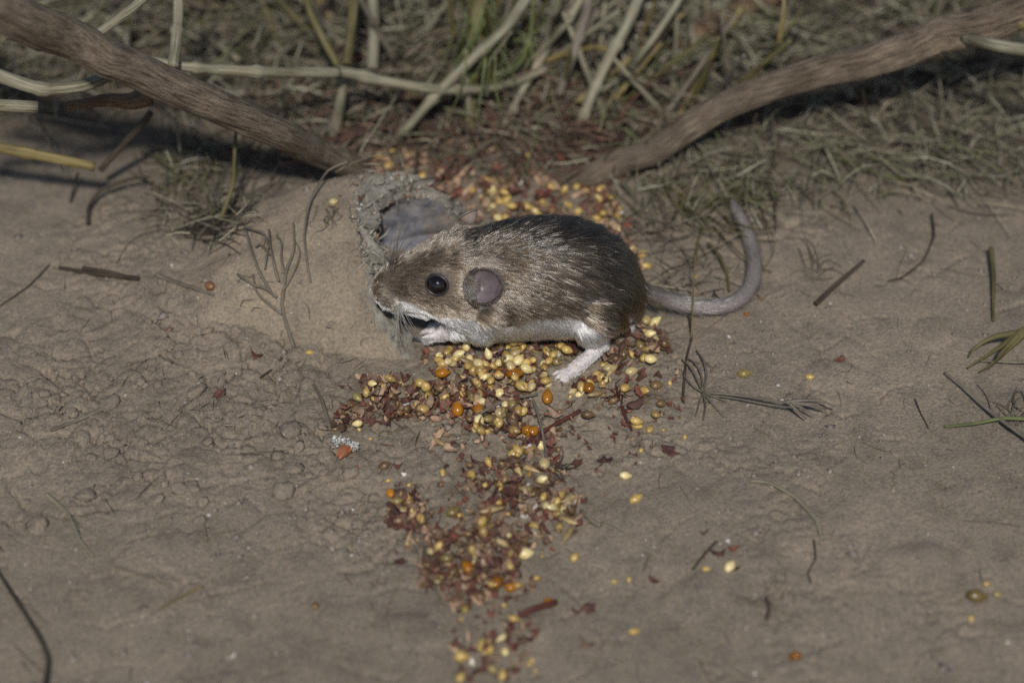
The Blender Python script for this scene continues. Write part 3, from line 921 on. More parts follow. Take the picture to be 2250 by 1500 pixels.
def fur(n):
    zc = MCO[TRI].mean(1)
    tt = body_t(zc)
    co, no = sample(n, np.interp(tt, [0, .3, .45, 1.2], [2.6, 2.2, 1, 1]))
    c, w, tail, foot, paw, de = coat(co, no)
    t = body_t(co)
    dear = np.linalg.norm((co - EARC) - ((co - EARC) @ (EARDIR / np.linalg.norm(EARDIR)))[:, None] * (EARDIR / np.linalg.norm(EARDIR)), axis=1)
    earzone = (dear < 3.5) & (co[:, 1] < 0) & (co[:, 0] > EARC[0] - 2.9)
    keep = (~tail | (rng.random(len(tail)) < .06)) & (de > 2.5) & (t > .008) & ~earzone
    keep &= ~((foot | paw) & (rng.random(n) < .3))
    co, no, c, w, foot, paw, t, de, tail = [v[keep] for v in (co, no, c, w, foot, paw, t, de, tail)]
    n = len(co)
    # growth direction
    f = np.zeros((n, 3)); f[:, 0] = 1
    f[:, 2] = -.42 * sstep(.3, .5, t) + .05
    f[:, 2] += -.25 * sstep(.15, .3, t) * sstep(.25, -.2, no[:, 2])
    f[:, 2] -= 1.1 * sstep(-.25, -.7, no[:, 0]) * (t > .3)
    f[:, 2] -= .5 * w * sstep(.2, .4, t)
    f[:, 2] += -1.5 * sstep(.80, 1.0, t)
    f[:, 1] += .55 * sstep(.72, .98, no[:, 2])
    legz = foot | paw | tail
    f[legz] = np.array([-.7, -.4, -.5])
    ti = np.where(tail)[0]
    if len(ti):
        kt = np.argmin(np.linalg.norm(co[ti][:, None] - TAIL[None], axis=2), axis=1)
        f[ti] = (TAIL[np.minimum(kt + 2, len(TAIL) - 1)] - TAIL[np.maximum(kt - 2, 0)]) / 3
    f += .20 * np.stack([fbm(co[:, 0] / 3, co[:, 2] / 3, 31, 2), fbm(co[:, 0] / 3, co[:, 2] / 3, 37, 2), fbm(co[:, 0] / 2.5, co[:, 2] / 2.5, 43, 2)], 1)
    f += rng.normal(0, .10, (n, 3))
    tn = f - no * (f * no).sum(1)[:, None]; tn /= np.linalg.norm(tn, axis=1)[:, None] + 1e-6
    L = np.interp(t, [0, .08, .2, .35, .6, 1], [1.1, 1.7, 2.1, 2.8, 3.4, 3.6]) * rng.uniform(.65, 1.15, n)
    L = np.where(w > .5, L * .7, L); L = np.where(foot | paw, rng.uniform(.5, 1.0, n), L)
    L = L * np.clip((de - 2.0) / 3.0, .28, 1)
    pc = [hit(1245, 620)[0], hit(1255, 680)[0], hit(1215, 560)[0], hit(1150, 530)[0], hit(945, 682)[0], hit(1075, 560)[0]]
    sleek = np.clip(sum(a_ * np.exp(-(np.linalg.norm(co - q_, axis=1) / w_) ** 2) for q_, w_, a_ in zip(pc, (5.0, 4.2, 4.4, 3.8, 2.6, 2.0), (1.3, 1.2, 1.0, .8, .8, .8))), 0, 1)
    sleek *= np.clip(.75 + 1.5 * fbm(co[:, 0] / 2.5, (co[:, 2] + co[:, 1]) / 1.2, 87, 2), 0, 1)
    lift = np.where(legz, .35, rng.uniform(.14, .32, n) * (1 - sleek) + sleek * rng.uniform(.04, .10, n))
    f_noise = 1 - sleek
    guard = rng.random(n) < .025
    L = np.where(guard & ~legz, L * 1.25, L); lift = np.where(guard, lift * 1.35, lift)
    K = 5
    pts = np.zeros((n, K, 3))
    side = rng.normal(0, .08, (n, 3))
    for i in range(K):
        s = i / (K - 1)
        pts[:, i] = co - no * .12 + tn * (L * s)[:, None] + no * (L * lift * (s * (1 - .2 * s)))[:, None] + side * (L * s * s)[:, None]
        pts[:, i, 2] -= .05 * L * s * s
    # tufts: neighbouring strands lean to a shared tip and share a tone
    from mathutils.kdtree import KDTree
    ng = 42000
    gi = rng.choice(n, ng, replace=False)
    kd = KDTree(ng)
    for a_, b_ in enumerate(gi.tolist()): kd.insert(co[b_].tolist(), a_)
    kd.balance()
    near = np.array([kd.find(c_)[1] for c_ in co.tolist()])
    g = gi[near]
    near_ok = (np.linalg.norm(co - co[g], axis=1) < 1.0) & ~legz
    for i in range(1, K):
        s = i / (K - 1)
        kk = (.5 * s ** 1.3) * near_ok[:, None]
        pts[:, i] = pts[:, i] * (1 - kk) + pts[g, i] * kk
    tuft = np.exp(rng.normal(0, .30, ng))[near]
    rad = np.linspace(1, .15, K)[None, :] * (rng.uniform(.045, .080, n) * np.where(legz, .8, 1))[:, None]
    # strand colour: banded mix of black tipped and buff hairs, in small clumps
    cl = fbm(co[:, 0] / 1.6, (co[:, 2] + co[:, 1]) / .6, 71, 2)
    v = np.exp(rng.normal(-.12, .42, n) + .55 * cl) * tuft
    v = np.where(w > .5, np.exp(rng.normal(0, .12, n)), v); v = np.where(legz, np.exp(rng.normal(0, .12, n)), v)
    tint = c * v[:, None]
    gold = (rng.random(n) < .22) & (w < .4) & ~legz
    tint[gold] *= np.array([1.6, 1.45, 1.2])
    blk = (rng.random(n) < .22) & (w < .4) & ~legz
    tint[blk] *= .38
    tint = np.where(((w < .5) & ~legz)[:, None], tint * np.array([.74, .73, .73]), tint)
    tint = np.clip(tint, .004, .84)
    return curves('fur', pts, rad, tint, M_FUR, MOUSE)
fur(140000)

def ear_hair():
    n = 2600
    E = EARDIR / np.linalg.norm(EARDIR)
    v = np.array([.25, 0, 1.]); v -= E * (v @ E); v /= np.linalg.norm(v); u = np.cross(v, E)
    R = np.random.default_rng(8)
    q = np.where(R.random(n) < .55, R.normal(3.5, .7, n), R.uniform(0, 6.28, n))
    isf = np.abs(((q - 3.5) + np.pi) % (2 * np.pi) - np.pi) < 1.3
    rr = np.where(isf, R.uniform(.95, 1.2, n), R.uniform(.9, 1.0, n))
    base = EARC + (u[None] * (np.cos(q) * rr)[:, None] + v[None] * (np.sin(q) * rr)[:, None]) * 3.75 + E[None] * (2.6 * rr ** 2.0 - 1.0 * (.5 + .5 * np.cos(q - 3.6)) * rr)[:, None]
    front = np.exp(-((((q - 3.5) + np.pi) % (2 * np.pi) - np.pi) / .8) ** 2)
    out = (u[None] * np.cos(q)[:, None] + v[None] * np.sin(q)[:, None])
    d = out * (.3 - .9 * front)[:, None] + np.array([.55, -.25, .15]) + E * .25 + R.normal(0, .22, (n, 3))
    d /= np.linalg.norm(d, axis=1)[:, None]
    L = (.35 + 2.1 * front) * R.uniform(.6, 1.2, n)
    K = 4
    pts = np.stack([base + d * (L * k / (K - 1))[:, None] for k in range(K)], 1)
    rad = np.linspace(.05, .012, K)[None] * np.ones(n)[:, None]
    low = np.sin(q) < -.2
    tint = np.where((front > .4)[:, None], np.where((low & (R.random(n) < .9))[:, None], [[.5, .43, .36]], [[.27, .21, .155]]), [[.09, .07, .06]]) * R.uniform(.6, 1.3, (n, 1))
    curves('ear_hair', pts, rad, tint, M_FUR, MOUSE)
ear_hair()

def whiskers():
    R = random.Random(11)
    pts, rad, tint = [], [], []
    bases = [hit(874, 666)[0], Q(856, 588, -6.2)]
    for k in range(40):
        up = k % 2
        b_ = bases[up] + (np.array([R.uniform(-.9, 1.2), -.5, R.uniform(-.8, .8)]) if not up else np.array([R.uniform(-1.0, 1.6), R.uniform(-1, 1), R.uniform(-.9, .3)]))
        if up:
            d = np.array([R.uniform(-.1, .55), R.uniform(-.3, .4), 1.0]); L = R.uniform(8, 15)
        else:
            d = np.array([R.uniform(-.25, .45), R.uniform(-.6, -.1), -1.0]); L = R.uniform(5, 11)
        d /= np.linalg.norm(d)
        bend = np.array([R.uniform(-.1, .5), 0, 0]) + np.array([.1, 0, 0])
        K = 8
        pts.append([b_ + d * L * i / (K - 1) + bend * L * .3 * (i / (K - 1)) ** 2 for i in range(K)])
        rad.append(np.linspace(.085, .02, K) * (0.8 if up else 1))
        tint.append((.05, .045, .04) if up else (.75, .72, .68))
    curves('whiskers', np.array(pts), np.array(rad), np.array(tint), M_FUR, MOUSE)
whiskers()

#PART2
# ------------------------------------------------------------------ branches and stalks
stick('shrub_branch', 'thick brown branch with shredding bark reaching from the upper left down to the tube', 'branch',
      [(-330, -190, 105), (-60, -10, 92), (150, 85, 72), (320, 165, 54), (560, 268, 32), (700, 345, 15), (800, 395, 4), (850, 415, -2)], 4.6, 2.5, M_BARK, 40, .22, n=170)
stick('shrub_branch', 'thick brown ridged branch slanting up to the upper right corner', 'branch',
      [(1180, 425, -3), (1290, 385, 1), (1420, 330, 8), (1600, 235, 19), (1800, 160, 28), (2000, 95, 36), (2200, 45, 42), (2450, -20, 50)], 2.7, 4.4, M_BARK, 40, .22, n=170)
stick('shrub_branch', 'short reddish brown branch behind the thick right hand branch', 'branch',
      [(1440, 110, 3), (1530, 75, 5), (1640, 15, 7), (1780, -60, 9)], 2.6, 3.0, M_BARK2, 12, .2)
stick('broken_branch_stub', 'splintered orange brown stub under the thick left branch', 'branch',
      [(330, 212, 34), (290, 222, 34), (235, 218, 36), (150, 235, 38)], 2.4, 1.1, M_BARK2, 10, .35)
pale = [
 ('pale straight stalk lying level across the thick left branch', [(262, 118, 40), (400, 148, 38), (560, 158, 33), (745, 160, 27)], 1.05, 1.45, M_PALE, (.12, .4, .68)),
 ('pale stalk bent past the green needle sprays', [(740, 155, 27), (860, 180, 22), (960, 195, 18), (1060, 196, 14), (1140, 178, 12), (1200, 152, 12)], 1.5, .8, M_PALE, (.1, .5)),
 ('pale upright stalk standing on the level stalk', [(396, -60, 52), (392, 40, 47), (384, 110, 43), (380, 146, 41)], 1.35, 1.3, M_PALE, (.45,)),
 ('pale broken stalk slanting off the upper left branch', [(365, -50, 60), (290, 22, 56), (212, 76, 52)], 1.15, 1.2, M_PALE, (.6,)),
 ('pale curved stalk sagging into the picture at the left edge', [(-120, 120, 62), (0, 168, 56), (90, 196, 52), (180, 190, 50), (262, 158, 46)], 1.8, 1.5, M_PALE, (.5,)),
 ('pale stalk end poking in under the curved one at the left', [(-120, 235, 50), (-20, 232, 48), (82, 236, 46)], 1.6, 1.5, M_PALE, ()),
 ('yellow straw stalk crossing the left edge above the bare soil', [(-140, 305, 30), (0, 325, 26), (110, 345, 22), (208, 366, 18)], 1.5, 1.2, M_STRAW, (.5,)),
 ('pale upright stalk ending on the level stalk, left of centre', [(818, -70, 26), (820, 40, 20), (818, 152, 12)], 1.45, 1.5, M_PALE, ()),
 ('olive stalk with a split edge beside the pale upright one', [(782, -60, 30), (774, 40, 28), (762, 142, 24)], 1.35, 1.15, M_OLIVE, ()),
 ('white grey stump of stalk standing behind the thick left branch', [(756, 165, 22), (746, 230, 14), (733, 300, 3)], 1.0, 1.75, M_PALE, (.1,)),
 ('thick dark olive stem rising behind the needle sprays', [(1058, -60, 30), (1050, 60, 22), (1040, 180, 12), (1030, 290, 2)], 2.0, 1.6, M_OLIVE, (.4,)),
 ('grey diagonal stalk leading down to the tube from the needle sprays', [(1160, -10, 34), (1105, 70, 28), (1020, 148, 22), (955, 210, 16), (895, 280, 8), (865, 315, 2)], 1.5, 1.05, M_PALE, (.3, .62)),
 ('pale grey stalk slanting above the back of the mouse', [(1310, -60, 26), (1268, 15, 22), (1200, 110, 15), (1150, 195, 9), (1098, 288, 1)], 1.0, .9, M_PALE, (.3, .6)),
 ('brown upright stalk between two pale ones', [(1308, -60, 28), (1285, 40, 24), (1258, 125, 18), (1228, 208, 8)], 1.35, 1.1, M_GREY, (.5,)),
 ('long jointed olive stalk leaning over the mouse rump', [(1425, -60, 30), (1385, 40, 26), (1345, 115, 21), (1310, 190, 14), (1285, 250, 8), (1262, 298, 1)], 1.6, 1.2, M_PALE, (.35, .6, .8)),
 ('short yellow side shoot of the jointed stalk', [(1345, 112, 21), (1300, 104, 19), (1240, 120, 14), (1180, 140, 10)], .9, .8, M_STRAW, ()),
 ('thin straight side twig falling from the jointed stalk', [(1348, 128, 20), (1398, 185, 14), (1450, 240, 6), (1480, 262, 2)], .6, .75, M_PALE, (.6,)),
 ('grey stalk crossing the top edge right of centre', [(1530, -70, 36), (1478, 20, 30), (1425, 95, 22), (1385, 150, 14)], 1.0, .9, M_PALE, ()),
 ('pale stalk end pointing in at the upper right edge', [(2420, 128, 52), (2250, 112, 46), (2180, 100, 44), (2120, 84, 40)], 1.9, 1.4, M_PALE, ()),
 ('white flecked splinter among the back litter on the left', [(430, 58, 10), (470, 90, 9), (528, 134, 6)], .8, .75, M_PALE, ()),
 ('green stem crossing behind the level stalk', [(660, -50, 34), (685, 30, 28), (712, 90, 24), (742, 145, 20)], 1.1, .9, M_OLIVE, ()),
 ('dark olive rod leaning under the stub at the left', [(332, 248, 26), (280, 305, 18), (222, 372, 9)], .85, .8, M_DARK, ()),
 ('pale green blade hanging beside the litter tangle on the left', [(520, 270, 22), (516, 330, 18), (512, 400, 10), (486, 480, 3)], .4, .6, M_OLIVE, ()),
 ('olive stalk peeking in at the top between brown stalks', [(1245, -60, 20), (1222, 20, 15), (1205, 78, 8)], 1.0, .9, M_PALE, ()),
 ('broken pale splinter leaning into the litter behind the mouse', [(1400, 150, 12), (1340, 185, 10), (1290, 235, 5)], .9, .6, M_PALE, ()),
 ('yellow green stem tip at the top beside the dark olive stem', [(1080, -50, 30), (1045, 10, 22), (1030, 75, 14)], 1.2, .8, M_STRAW, ()),
 ('knobbly dry spike hanging at the top right', [(1725, -60, 40), (1722, 20, 34), (1712, 95, 26)], .45, .7, M_STRAW, (.7, .8, .9)),
 ('pale stub in the far upper right corner', [(2260, -40, 50), (2225, 20, 46), (2250, 60, 44)], 1.8, 1.4, M_STRAW, ()),
]
RP = random.Random(12)
SLAND = [(60, 'above the curved pale stalk at the left'), (230, 'by the broken slanting stalk'), (390, 'by the upright stalk on the level one'), (530, 'by the white flecked splinter'), (700, 'by the green stem'), (815, 'by the upright stalk left of centre'), (930, 'left of the needle sprays'), (1040, 'by the dark olive stem'), (1130, 'among the yellow green leaves'), (1210, 'by the pale grey slanting stalk'), (1280, 'by the brown upright stalk'), (1360, 'by the long jointed stalk'), (1450, 'by the grey stalk at the top edge'), (1560, 'by the reddish branch'), (1700, 'by the knobbly spike')]
def slabel(x, lean, m, hh):
    c = {M_PALE: 'pale', M_GREY: 'grey', M_OLIVE: 'olive', M_DARK: 'dark', M_STRAW: 'yellow'}[m]
    return '%s %s stalk %s %s' % ('tall' if hh > 24 else 'short', c, 'leaning right' if lean > .45 else ('leaning left' if lean < -.15 else 'nearly upright'), min(SLAND, key=lambda q: abs(q[0] - x - lean * 80))[1])
for k in range(46):
    x = RP.uniform(860, 1640); y = RP.uniform(120, 290); lean = RP.gauss(.35, .5); L = RP.uniform(120, 260); hh = RP.uniform(18, 34)
    mm_ = RP.choice([M_PALE, M_GREY, M_OLIVE, M_PALE, M_STRAW])
    stick('stalk', slabel(x, lean, mm_, hh), 'stalk', [(x, y, .5), (x + lean * L * .5, y - L * .5, hh * .55), (x + lean * L, y - L, hh)], RP.uniform(.45, 1.0), RP.uniform(.3, .6), mm_, 7, .12, group='thin stalks behind the mouse', knots=(RP.random(),))
for k in range(26):
    x = RP.uniform(-20, 860); y = RP.uniform(20, 150); lean = RP.gauss(.1, .8); L = RP.uniform(120, 240); hh = RP.uniform(12, 28)
    mm_ = RP.choice([M_PALE, M_GREY, M_OLIVE, M_DARK, M_STRAW])
    stick('stalk', slabel(x, lean, mm_, hh), 'stalk', [(x, y, .5), (x + lean * L * .5, y - L * .5, hh * .55), (x + lean * L, y - L, hh)], RP.uniform(.45, 1.0), RP.uniform(.3, .6), mm_, 7, .12, group='thin stalks above the left branch', knots=(RP.random(),))
for lab, pts, r0, r1, m, kn in pale:
    stick('stalk', lab, 'stalk', pts, r0 * .92, r1 * .92, m, 10, .13, knots=kn)

ON_TUBE[0] = TB[0]
twigs = [
 ('thin grey twig curving from the left branch foot over the tube', [(765, 395, 5), (725, 408, 4), (690, 460, 3.5), (672, 520, 2), (668, 570, 1.5), (684, 622, .6)], .28, .22, M_GREY),
 ('short dark twig lying on the bare soil at the left', [(130, 588, .5), (200, 600, .6), (305, 612, .5)], .5, .6, M_DARK),
 ('brown twig beside the chestnut seed', [(345, 604, .7), (400, 625, .8), (472, 650, .4)], .6, .3, M_GREY),
 ('pale thin twig pressed into the soil at the left', [(258, 882, .5), (190, 915, .6), (112, 945, .4)], .35, .45, M_GREY),
 ('curved pale straw lying on smooth soil at the lower right', [(1648, 1056, .4), (1690, 1060, .7), (1745, 1090, .8), (1790, 1138, .7), (1808, 1185, .4)], .35, .5, M_PALE),
 ('pale curved splinter at the lower left', [(102, 1084, .6), (150, 1128, .8), (178, 1190, .5), (206, 1222, .3)], .5, .3, M_PALE),
 ('brown thread with a white tip at the lower left', [(235, 1238, .3), (300, 1258, .5), (345, 1268, .6)], .22, .3, M_GREY),
 ('short yellow straw pointing down left at the lower left', [(352, 1338, .4), (400, 1310, .5), (443, 1288, .5)], .22, .32, M_STRAW),
 ('dark soft twig at the lower left corner', [(-20, 1230, 1), (30, 1310, 1.6), (80, 1390, 2), (104, 1450, 2), (92, 1540, 2)], .3, .5, M_DARK),
 ('straight dark twig on the soil right of the tail', [(1898, 574, 2), (1850, 615, 1.4), (1792, 668, .7)], .45, .7, M_DARK),
 ('long hooked root hair right of the tail', [(2048, 470, 2), (2052, 520, 1.2), (2030, 570, .8), (1985, 608, .5), (1950, 618, .3)], .3, .22, M_DARK),
 ('upright olive blade near the right edge', [(2178, 545, 3), (2184, 620, 2), (2182, 705, .6)], .65, .3, M_OLIVE),
 ('pale thin stalk leading off the right edge', [(2150, 792, 1), (2250, 796, 2), (2350, 800, 3)], .3, .35, M_PALE),
 ('straight grey twig slanting down at the right edge', [(2076, 818, 1), (2140, 872, 1.6), (2190, 915, 2.4), (2260, 965, 3)], .38, .55, M_GREY),
 ('thin green blade curving in at the right edge', [(2075, 936, .6), (2140, 930, 2), (2205, 918, 2.6), (2290, 922, 3)], .3, .5, M_GREEN),
 ('dark bent twig touching the grain patch on the right', [(1512, 690, .9), (1520, 742, 1.4), (1508, 790, 1.2), (1500, 880, .6)], .22, .3, M_DARK),
 ('hair thin straw standing across the tail', [(1528, 560, 14), (1524, 630, 9), (1518, 750, 1)], .12, .18, M_STRAW),
 ('grey forked grass stem lying across the seeds', [(1046, 912, 3), (1090, 888, 3.4), (1130, 874, 2.6), (1180, 866, 1.2)], .45, .3, M_GREY),
 ('thin brown stem running down through the husk trail', [(1172, 880, 2), (1190, 940, 2.4), (1202, 1010, 2), (1218, 1060, .6)], .3, .26, M_GREY),
 ('red stem leaning to a dark round bud', [(1150, 975, 1), (1205, 940, 1.5), (1275, 902, 2)], .5, .42, M_REDSTEM),
 ('dark red hanging stem below a spidery husk', [(1368, 893, 1), (1374, 915, 1), (1388, 945, .5)], .42, .28, M_REDSTEM),
 ('dark red arched stem near the bottom', [(1114, 1398, .6), (1128, 1362, 1.8), (1165, 1338, 2.4), (1222, 1322, 1.6)], .62, .7, M_REDSTEM),
 ('pale twig with a knob end right of the husk trail', [(1276, 1122, 1.6), (1300, 1142, 1.4), (1320, 1154, 1.2)], .34, .5, M_GREY),
 ('long thin stem through the lower husks', [(985, 1330, .8), (1010, 1250, 2), (1030, 1190, 2)], .2, .3, M_GREY),
 ('pale needle leaning out of the lower husk patch', [(1030, 1338, .6), (1062, 1275, 2.2), (1090, 1225, 2)], .22, .2, M_PALE),
 ('brown stem in the left part of the lower husk patch', [(930, 1200, 2), (948, 1260, 2), (965, 1320, 1)], .3, .22, M_GREY),
 ('hooked dark thread on the soil at the lower right', [(1788, 1185, .5), (1792, 1225, .5), (1775, 1258, .5), (1782, 1280, .5)], .2, .15, M_DARK),
 ('short dark olive splinter near the bottom right', [(1684, 1310, 1), (1690, 1335, .8), (1684, 1360, .6)], .35, .35, M_DARK),
 ('faint pale thread on the soil at the lower right', [(1850, 1302, .2), (1885, 1304, .3), (1916, 1303, .2)], .18, .2, M_PALE),
 ('thin root thread at the far right', [(2010, 876, .5), (2022, 905, .5), (2040, 940, .4)], .14, .14, M_DARK),
 ('curved rusty twig rising at the left above bare soil', [(192, 492, .8), (196, 452, 2.5), (222, 418, 4), (280, 396, 5), (330, 388, 5)], .55, .4, M_DARK),
 ('little dark peg hanging at the left edge', [(172, 380, 5), (163, 410, 3), (154, 444, 1)], .35, .3, M_DARK),
 ('thin pale splinter under the thick left branch', [(386, 256, 16), (390, 290, 13), (396, 332, 9)], .3, .28, M_PALE),
 ('dark drooping twig under the thick right branch', [(1712, 300, 5), (1700, 355, 3), (1676, 428, .6)], .45, .35, M_DARK),
 ('dark twig dropping from the middle of the right branch', [(1980, 148, 20), (1984, 220, 12), (1992, 290, 5)], .3, .3, M_DARK),
 ('hanging crooked twig under the right branch', [(1894, 195, 20), (1905, 240, 12), (1918, 300, 5), (1928, 360, 1)], .35, .3, M_DARK),
 ('pale straw slanting below the thick right branch', [(2030, 288, 4), (1960, 305, 3), (1900, 328, 2), (1860, 352, 1)], .5, .4, M_PALE),
 ('long green straw lying below the thick right branch', [(1775, 310, 2), (1850, 350, 2), (1925, 380, 1.5), (2010, 392, 1), (2120, 380, 1)], .5, .35, M_GREEN),
 ('olive stem arching under the tail loop', [(1556, 535, 2.5), (1580, 560, 3), (1598, 600, 2), (1602, 640, .8)], .4, .3, M_OLIVE),
 ('dark bent stem inside the tail loop', [(1525, 585, 2), (1534, 530, 3), (1552, 480, 3), (1580, 440, 2)], .35, .25, M_OLIVE),
 ('brown bristle twig lying at the left of the picture', [(180, 590, 1), (240, 598, 1.2), (302, 614, .8)], .55, .35, M_DARK),
 ('thin thread curving over the soil below the left twigs', [(0, 672, .3), (60, 630, .5), (110, 580, .4)], .2, .15, M_DARK),
 ('tiny dark splinter on the crusted soil left of the tube', [(620, 785, .6), (605, 805, .8), (572, 830, .4)], .32, .22, M_DARK),
 ('curved pale root thread on the crust below the tube sprig', [(510, 744, .4), (555, 752, .6), (590, 788, .4)], .22, .2, M_PALE),
 ('white grey stalk leaning on the crust left of the husks', [(690, 845, .6), (708, 880, 1.0), (722, 930, 1.2), (726, 945, .8)], .35, .42, M_GREY),
 ('dark red twig in the small debris patch at the lower right', [(1575, 1188, 2), (1550, 1215, 1.4), (1522, 1250, .6)], .35, .3, M_DARK),
]
for lab, pts, r0, r1, m in twigs:
    stick('twig', lab, 'twig', pts, r0, r1, m, 6, .12)

R = random.Random(31)
for k in range(16):
    x, y = R.uniform(520, 800), R.uniform(430, 760); a = R.uniform(0, 6.28); L = R.uniform(14, 40)
    stick('thread', 'short dry thread stuck to the dusty side of the tube', 'thread', [(x, y, .15), (x + L * .5 * math.cos(a) + R.uniform(-4, 4), y + L * .5 * math.sin(a), .35), (x + L * math.cos(a + .4), y + L * math.sin(a + .4), .15)], .13, .09, R.choice([M_GREY, M_DARK, M_PALE]), 4, .1, group='threads stuck to the tube')
def spray(name, label, cat, root, branches, m, r=.35):
    """a thing of several thin shoots: each shoot a child"""
    base = GP(*root)
    e = link(name, None, label=label, cat=cat, loc=Vector(base * MM))
    for pts, r0, r1 in branches:
        _sid[0] += 1
        w = [GP(*p) - base for p in pts]
        line = smoothline(w, max(7, int(4 * len(w))))
        v, f, uv = tube_geo(line, np.linspace(r0, r1, len(line)), 5, .1, 1, _sid[0])
        link('shoot', mesh('shoot', v, f, m, True, uv), e)
    return e

spray('forked_sprig', 'grey forked sprig leaning against the smooth side of the tube', 'sprig', (646, 764, .4), [
 ([(646, 764, .5), (632, 715, .6), (622, 672, .8), (626, 640, 1)], .42, .38),
 ([(626, 640, 1), (632, 600, 1.2), (642, 560, 1.5), (650, 500, 2)], .34, .25),
 ([(626, 640, 1), (648, 600, 1), (654, 560, 1), (650, 535, 1)], .22, .18),
 ([(622, 690, .8), (590, 668, .8), (566, 640, 1), (560, 608, 1)], .36, .25),
 ([(612, 655, 1), (586, 636, 1.2), (562, 628, 1.5), (530, 612, 2)], .35, .28),
 ([(600, 646, 1), (578, 610, 1.4), (562, 570, 1.8), (545, 512, 2)], .34, .28),
 ([(616, 622, 1), (606, 590, 1.5), (602, 550, 2), (600, 520, 2)], .34, .25),
 ([(600, 555, 2), (590, 528, 2), (566, 512, 2), (550, 505, 2)], .3, .22),
 ([(585, 600, 1.5), (592, 570, 2), (596, 560, 2)], .25, .2),
 ([(566, 550, 1.5), (580, 548, 2), (596, 566, 1.5)], .22, .18),
 ([(628, 605, 1), (624, 570, 1.5), (626, 540, 2), (624, 524, 2)], .3, .22)], M_GREY)
spray('leafy_tip', 'dark green pointed leaf cluster at the right edge', 'leaf cluster', (2235, 735, 6), [
 ([(2330, 690, 12), (2250, 725, 8), (2200, 760, 4), (2125, 808, .8)], 1.1, .25),
 ([(2260, 722, 8), (2215, 765, 5), (2178, 800, 2), (2150, 818, .8)], .9, .15),
 ([(2240, 730, 7), (2180, 742, 5), (2142, 765, 3), (2128, 785, 1)], .8, .15),
 ([(2240, 735, 7), (2200, 775, 5), (2185, 800, 2.5)], .8, .15)], M_OLIVE)
spray('needle_sprig', 'dry needle sprig with a bristly tip casting a small shadow, right of the grain', 'sprig', (1545, 864, 1), [
 ([(1545, 862, 1), (1600, 866, 2.2), (1670, 875, 3.6), (1730, 884, 4.6), (1800, 888, 4.8)], .30, .28),
 ([(1545, 866, 1), (1610, 874, 2), (1690, 888, 3), (1740, 895, 4)], .2, .2),
 ([(1728, 884, 4.6), (1760, 880, 4.8), (1800, 880, 4.6), (1836, 893, 4)], .55, .2),
 ([(1735, 884, 4.6), (1760, 895, 4.2), (1790, 912, 3.8)], .5, .12),
 ([(1735, 886, 4.6), (1755, 905, 4), (1772, 920, 3.2)], .45, .12),
 ([(1745, 884, 4.6), (1775, 890, 4.4), (1815, 900, 3.6)], .5, .15),
 ([(1545, 862, 1), (1530, 830, 1.8), (1512, 800, 1.6), (1498, 790, 1)], .25, .2),
 ([(1545, 862, 1), (1540, 820, 2.2), (1525, 795, 1.8), (1508, 786, 1)], .22, .2),
 ([(1545, 862, 1), (1552, 825, 2.2), (1545, 790, 2), (1530, 770, 1)], .22, .18),
 ([(1545, 862, 1), (1520, 845, 1.6), (1500, 820, 1)], .22, .16),
 ([(1545, 862, 1), (1550, 890, 1.2), (1545, 922, .4)], .28, .2),
 ([(1545, 862, 1), (1565, 885, 1.2), (1590, 915, .4)], .26, .2),
 ([(1545, 862, 1), (1572, 872, 1.2), (1598, 882, .4)], .22, .16),
 ([(1545, 862, 1), (1538, 880, 1.2), (1528, 915, .3)], .2, .16)], M_GREY)
gs = []
R = random.Random(5)
for k in range(46):
    x0, y0 = R.uniform(1015, 1090), R.uniform(-10, 130)
    L = R.uniform(60, 150); a = math.radians(R.uniform(60, 130))
    c = R.uniform(-.5, .5)
    pts = [(x0 + L * t * math.cos(a + c * t), y0 + L * t * math.sin(a + c * t), 26 - 12 * t) for t in (0, .33, .66, 1)]
    gs.append((pts, .30, .14))
spray('green_needle_spray', 'green thread leaved spray hanging in front of the dark olive stem', 'leaf spray', (1060, 20, 26), [([(1100, -60, 32), (1068, 0, 28), (1040, 90, 22), (1022, 160, 17)], .5, .3)] + gs, M_GREEN)
spray('green_needle_spray', 'yellow green thread leaves curling down right of the dark stem', 'leaf spray', (1168, 20, 22), [
 ([(1170, -60, 30), (1170, 20, 26), (1162, 90, 22), (1130, 140, 16), (1095, 158, 14)], .55, .3),
 ([(1163, 85, 22), (1150, 130, 18), (1110, 165, 14), (1080, 163, 12)], .42, .22),
 ([(1163, 90, 22), (1168, 120, 19), (1158, 150, 15)], .42, .22),
 ([(1165, 70, 22), (1150, 120, 18), (1128, 150, 14)], .3, .2),
 ([(1180, 100, 18), (1120, 85, 18), (1060, 60, 20)], .3, .2),
 ([(1240, -20, 26), (1190, 60, 22), (1130, 90, 20)], .35, .25),
 ([(1140, 15, 26), (1090, 60, 22), (1050, 130, 18), (1030, 200, 12)], .32, .2),
 ([(1135, 20, 26), (1080, 80, 22), (1030, 90, 18)], .4, .22)], M_GREEN)

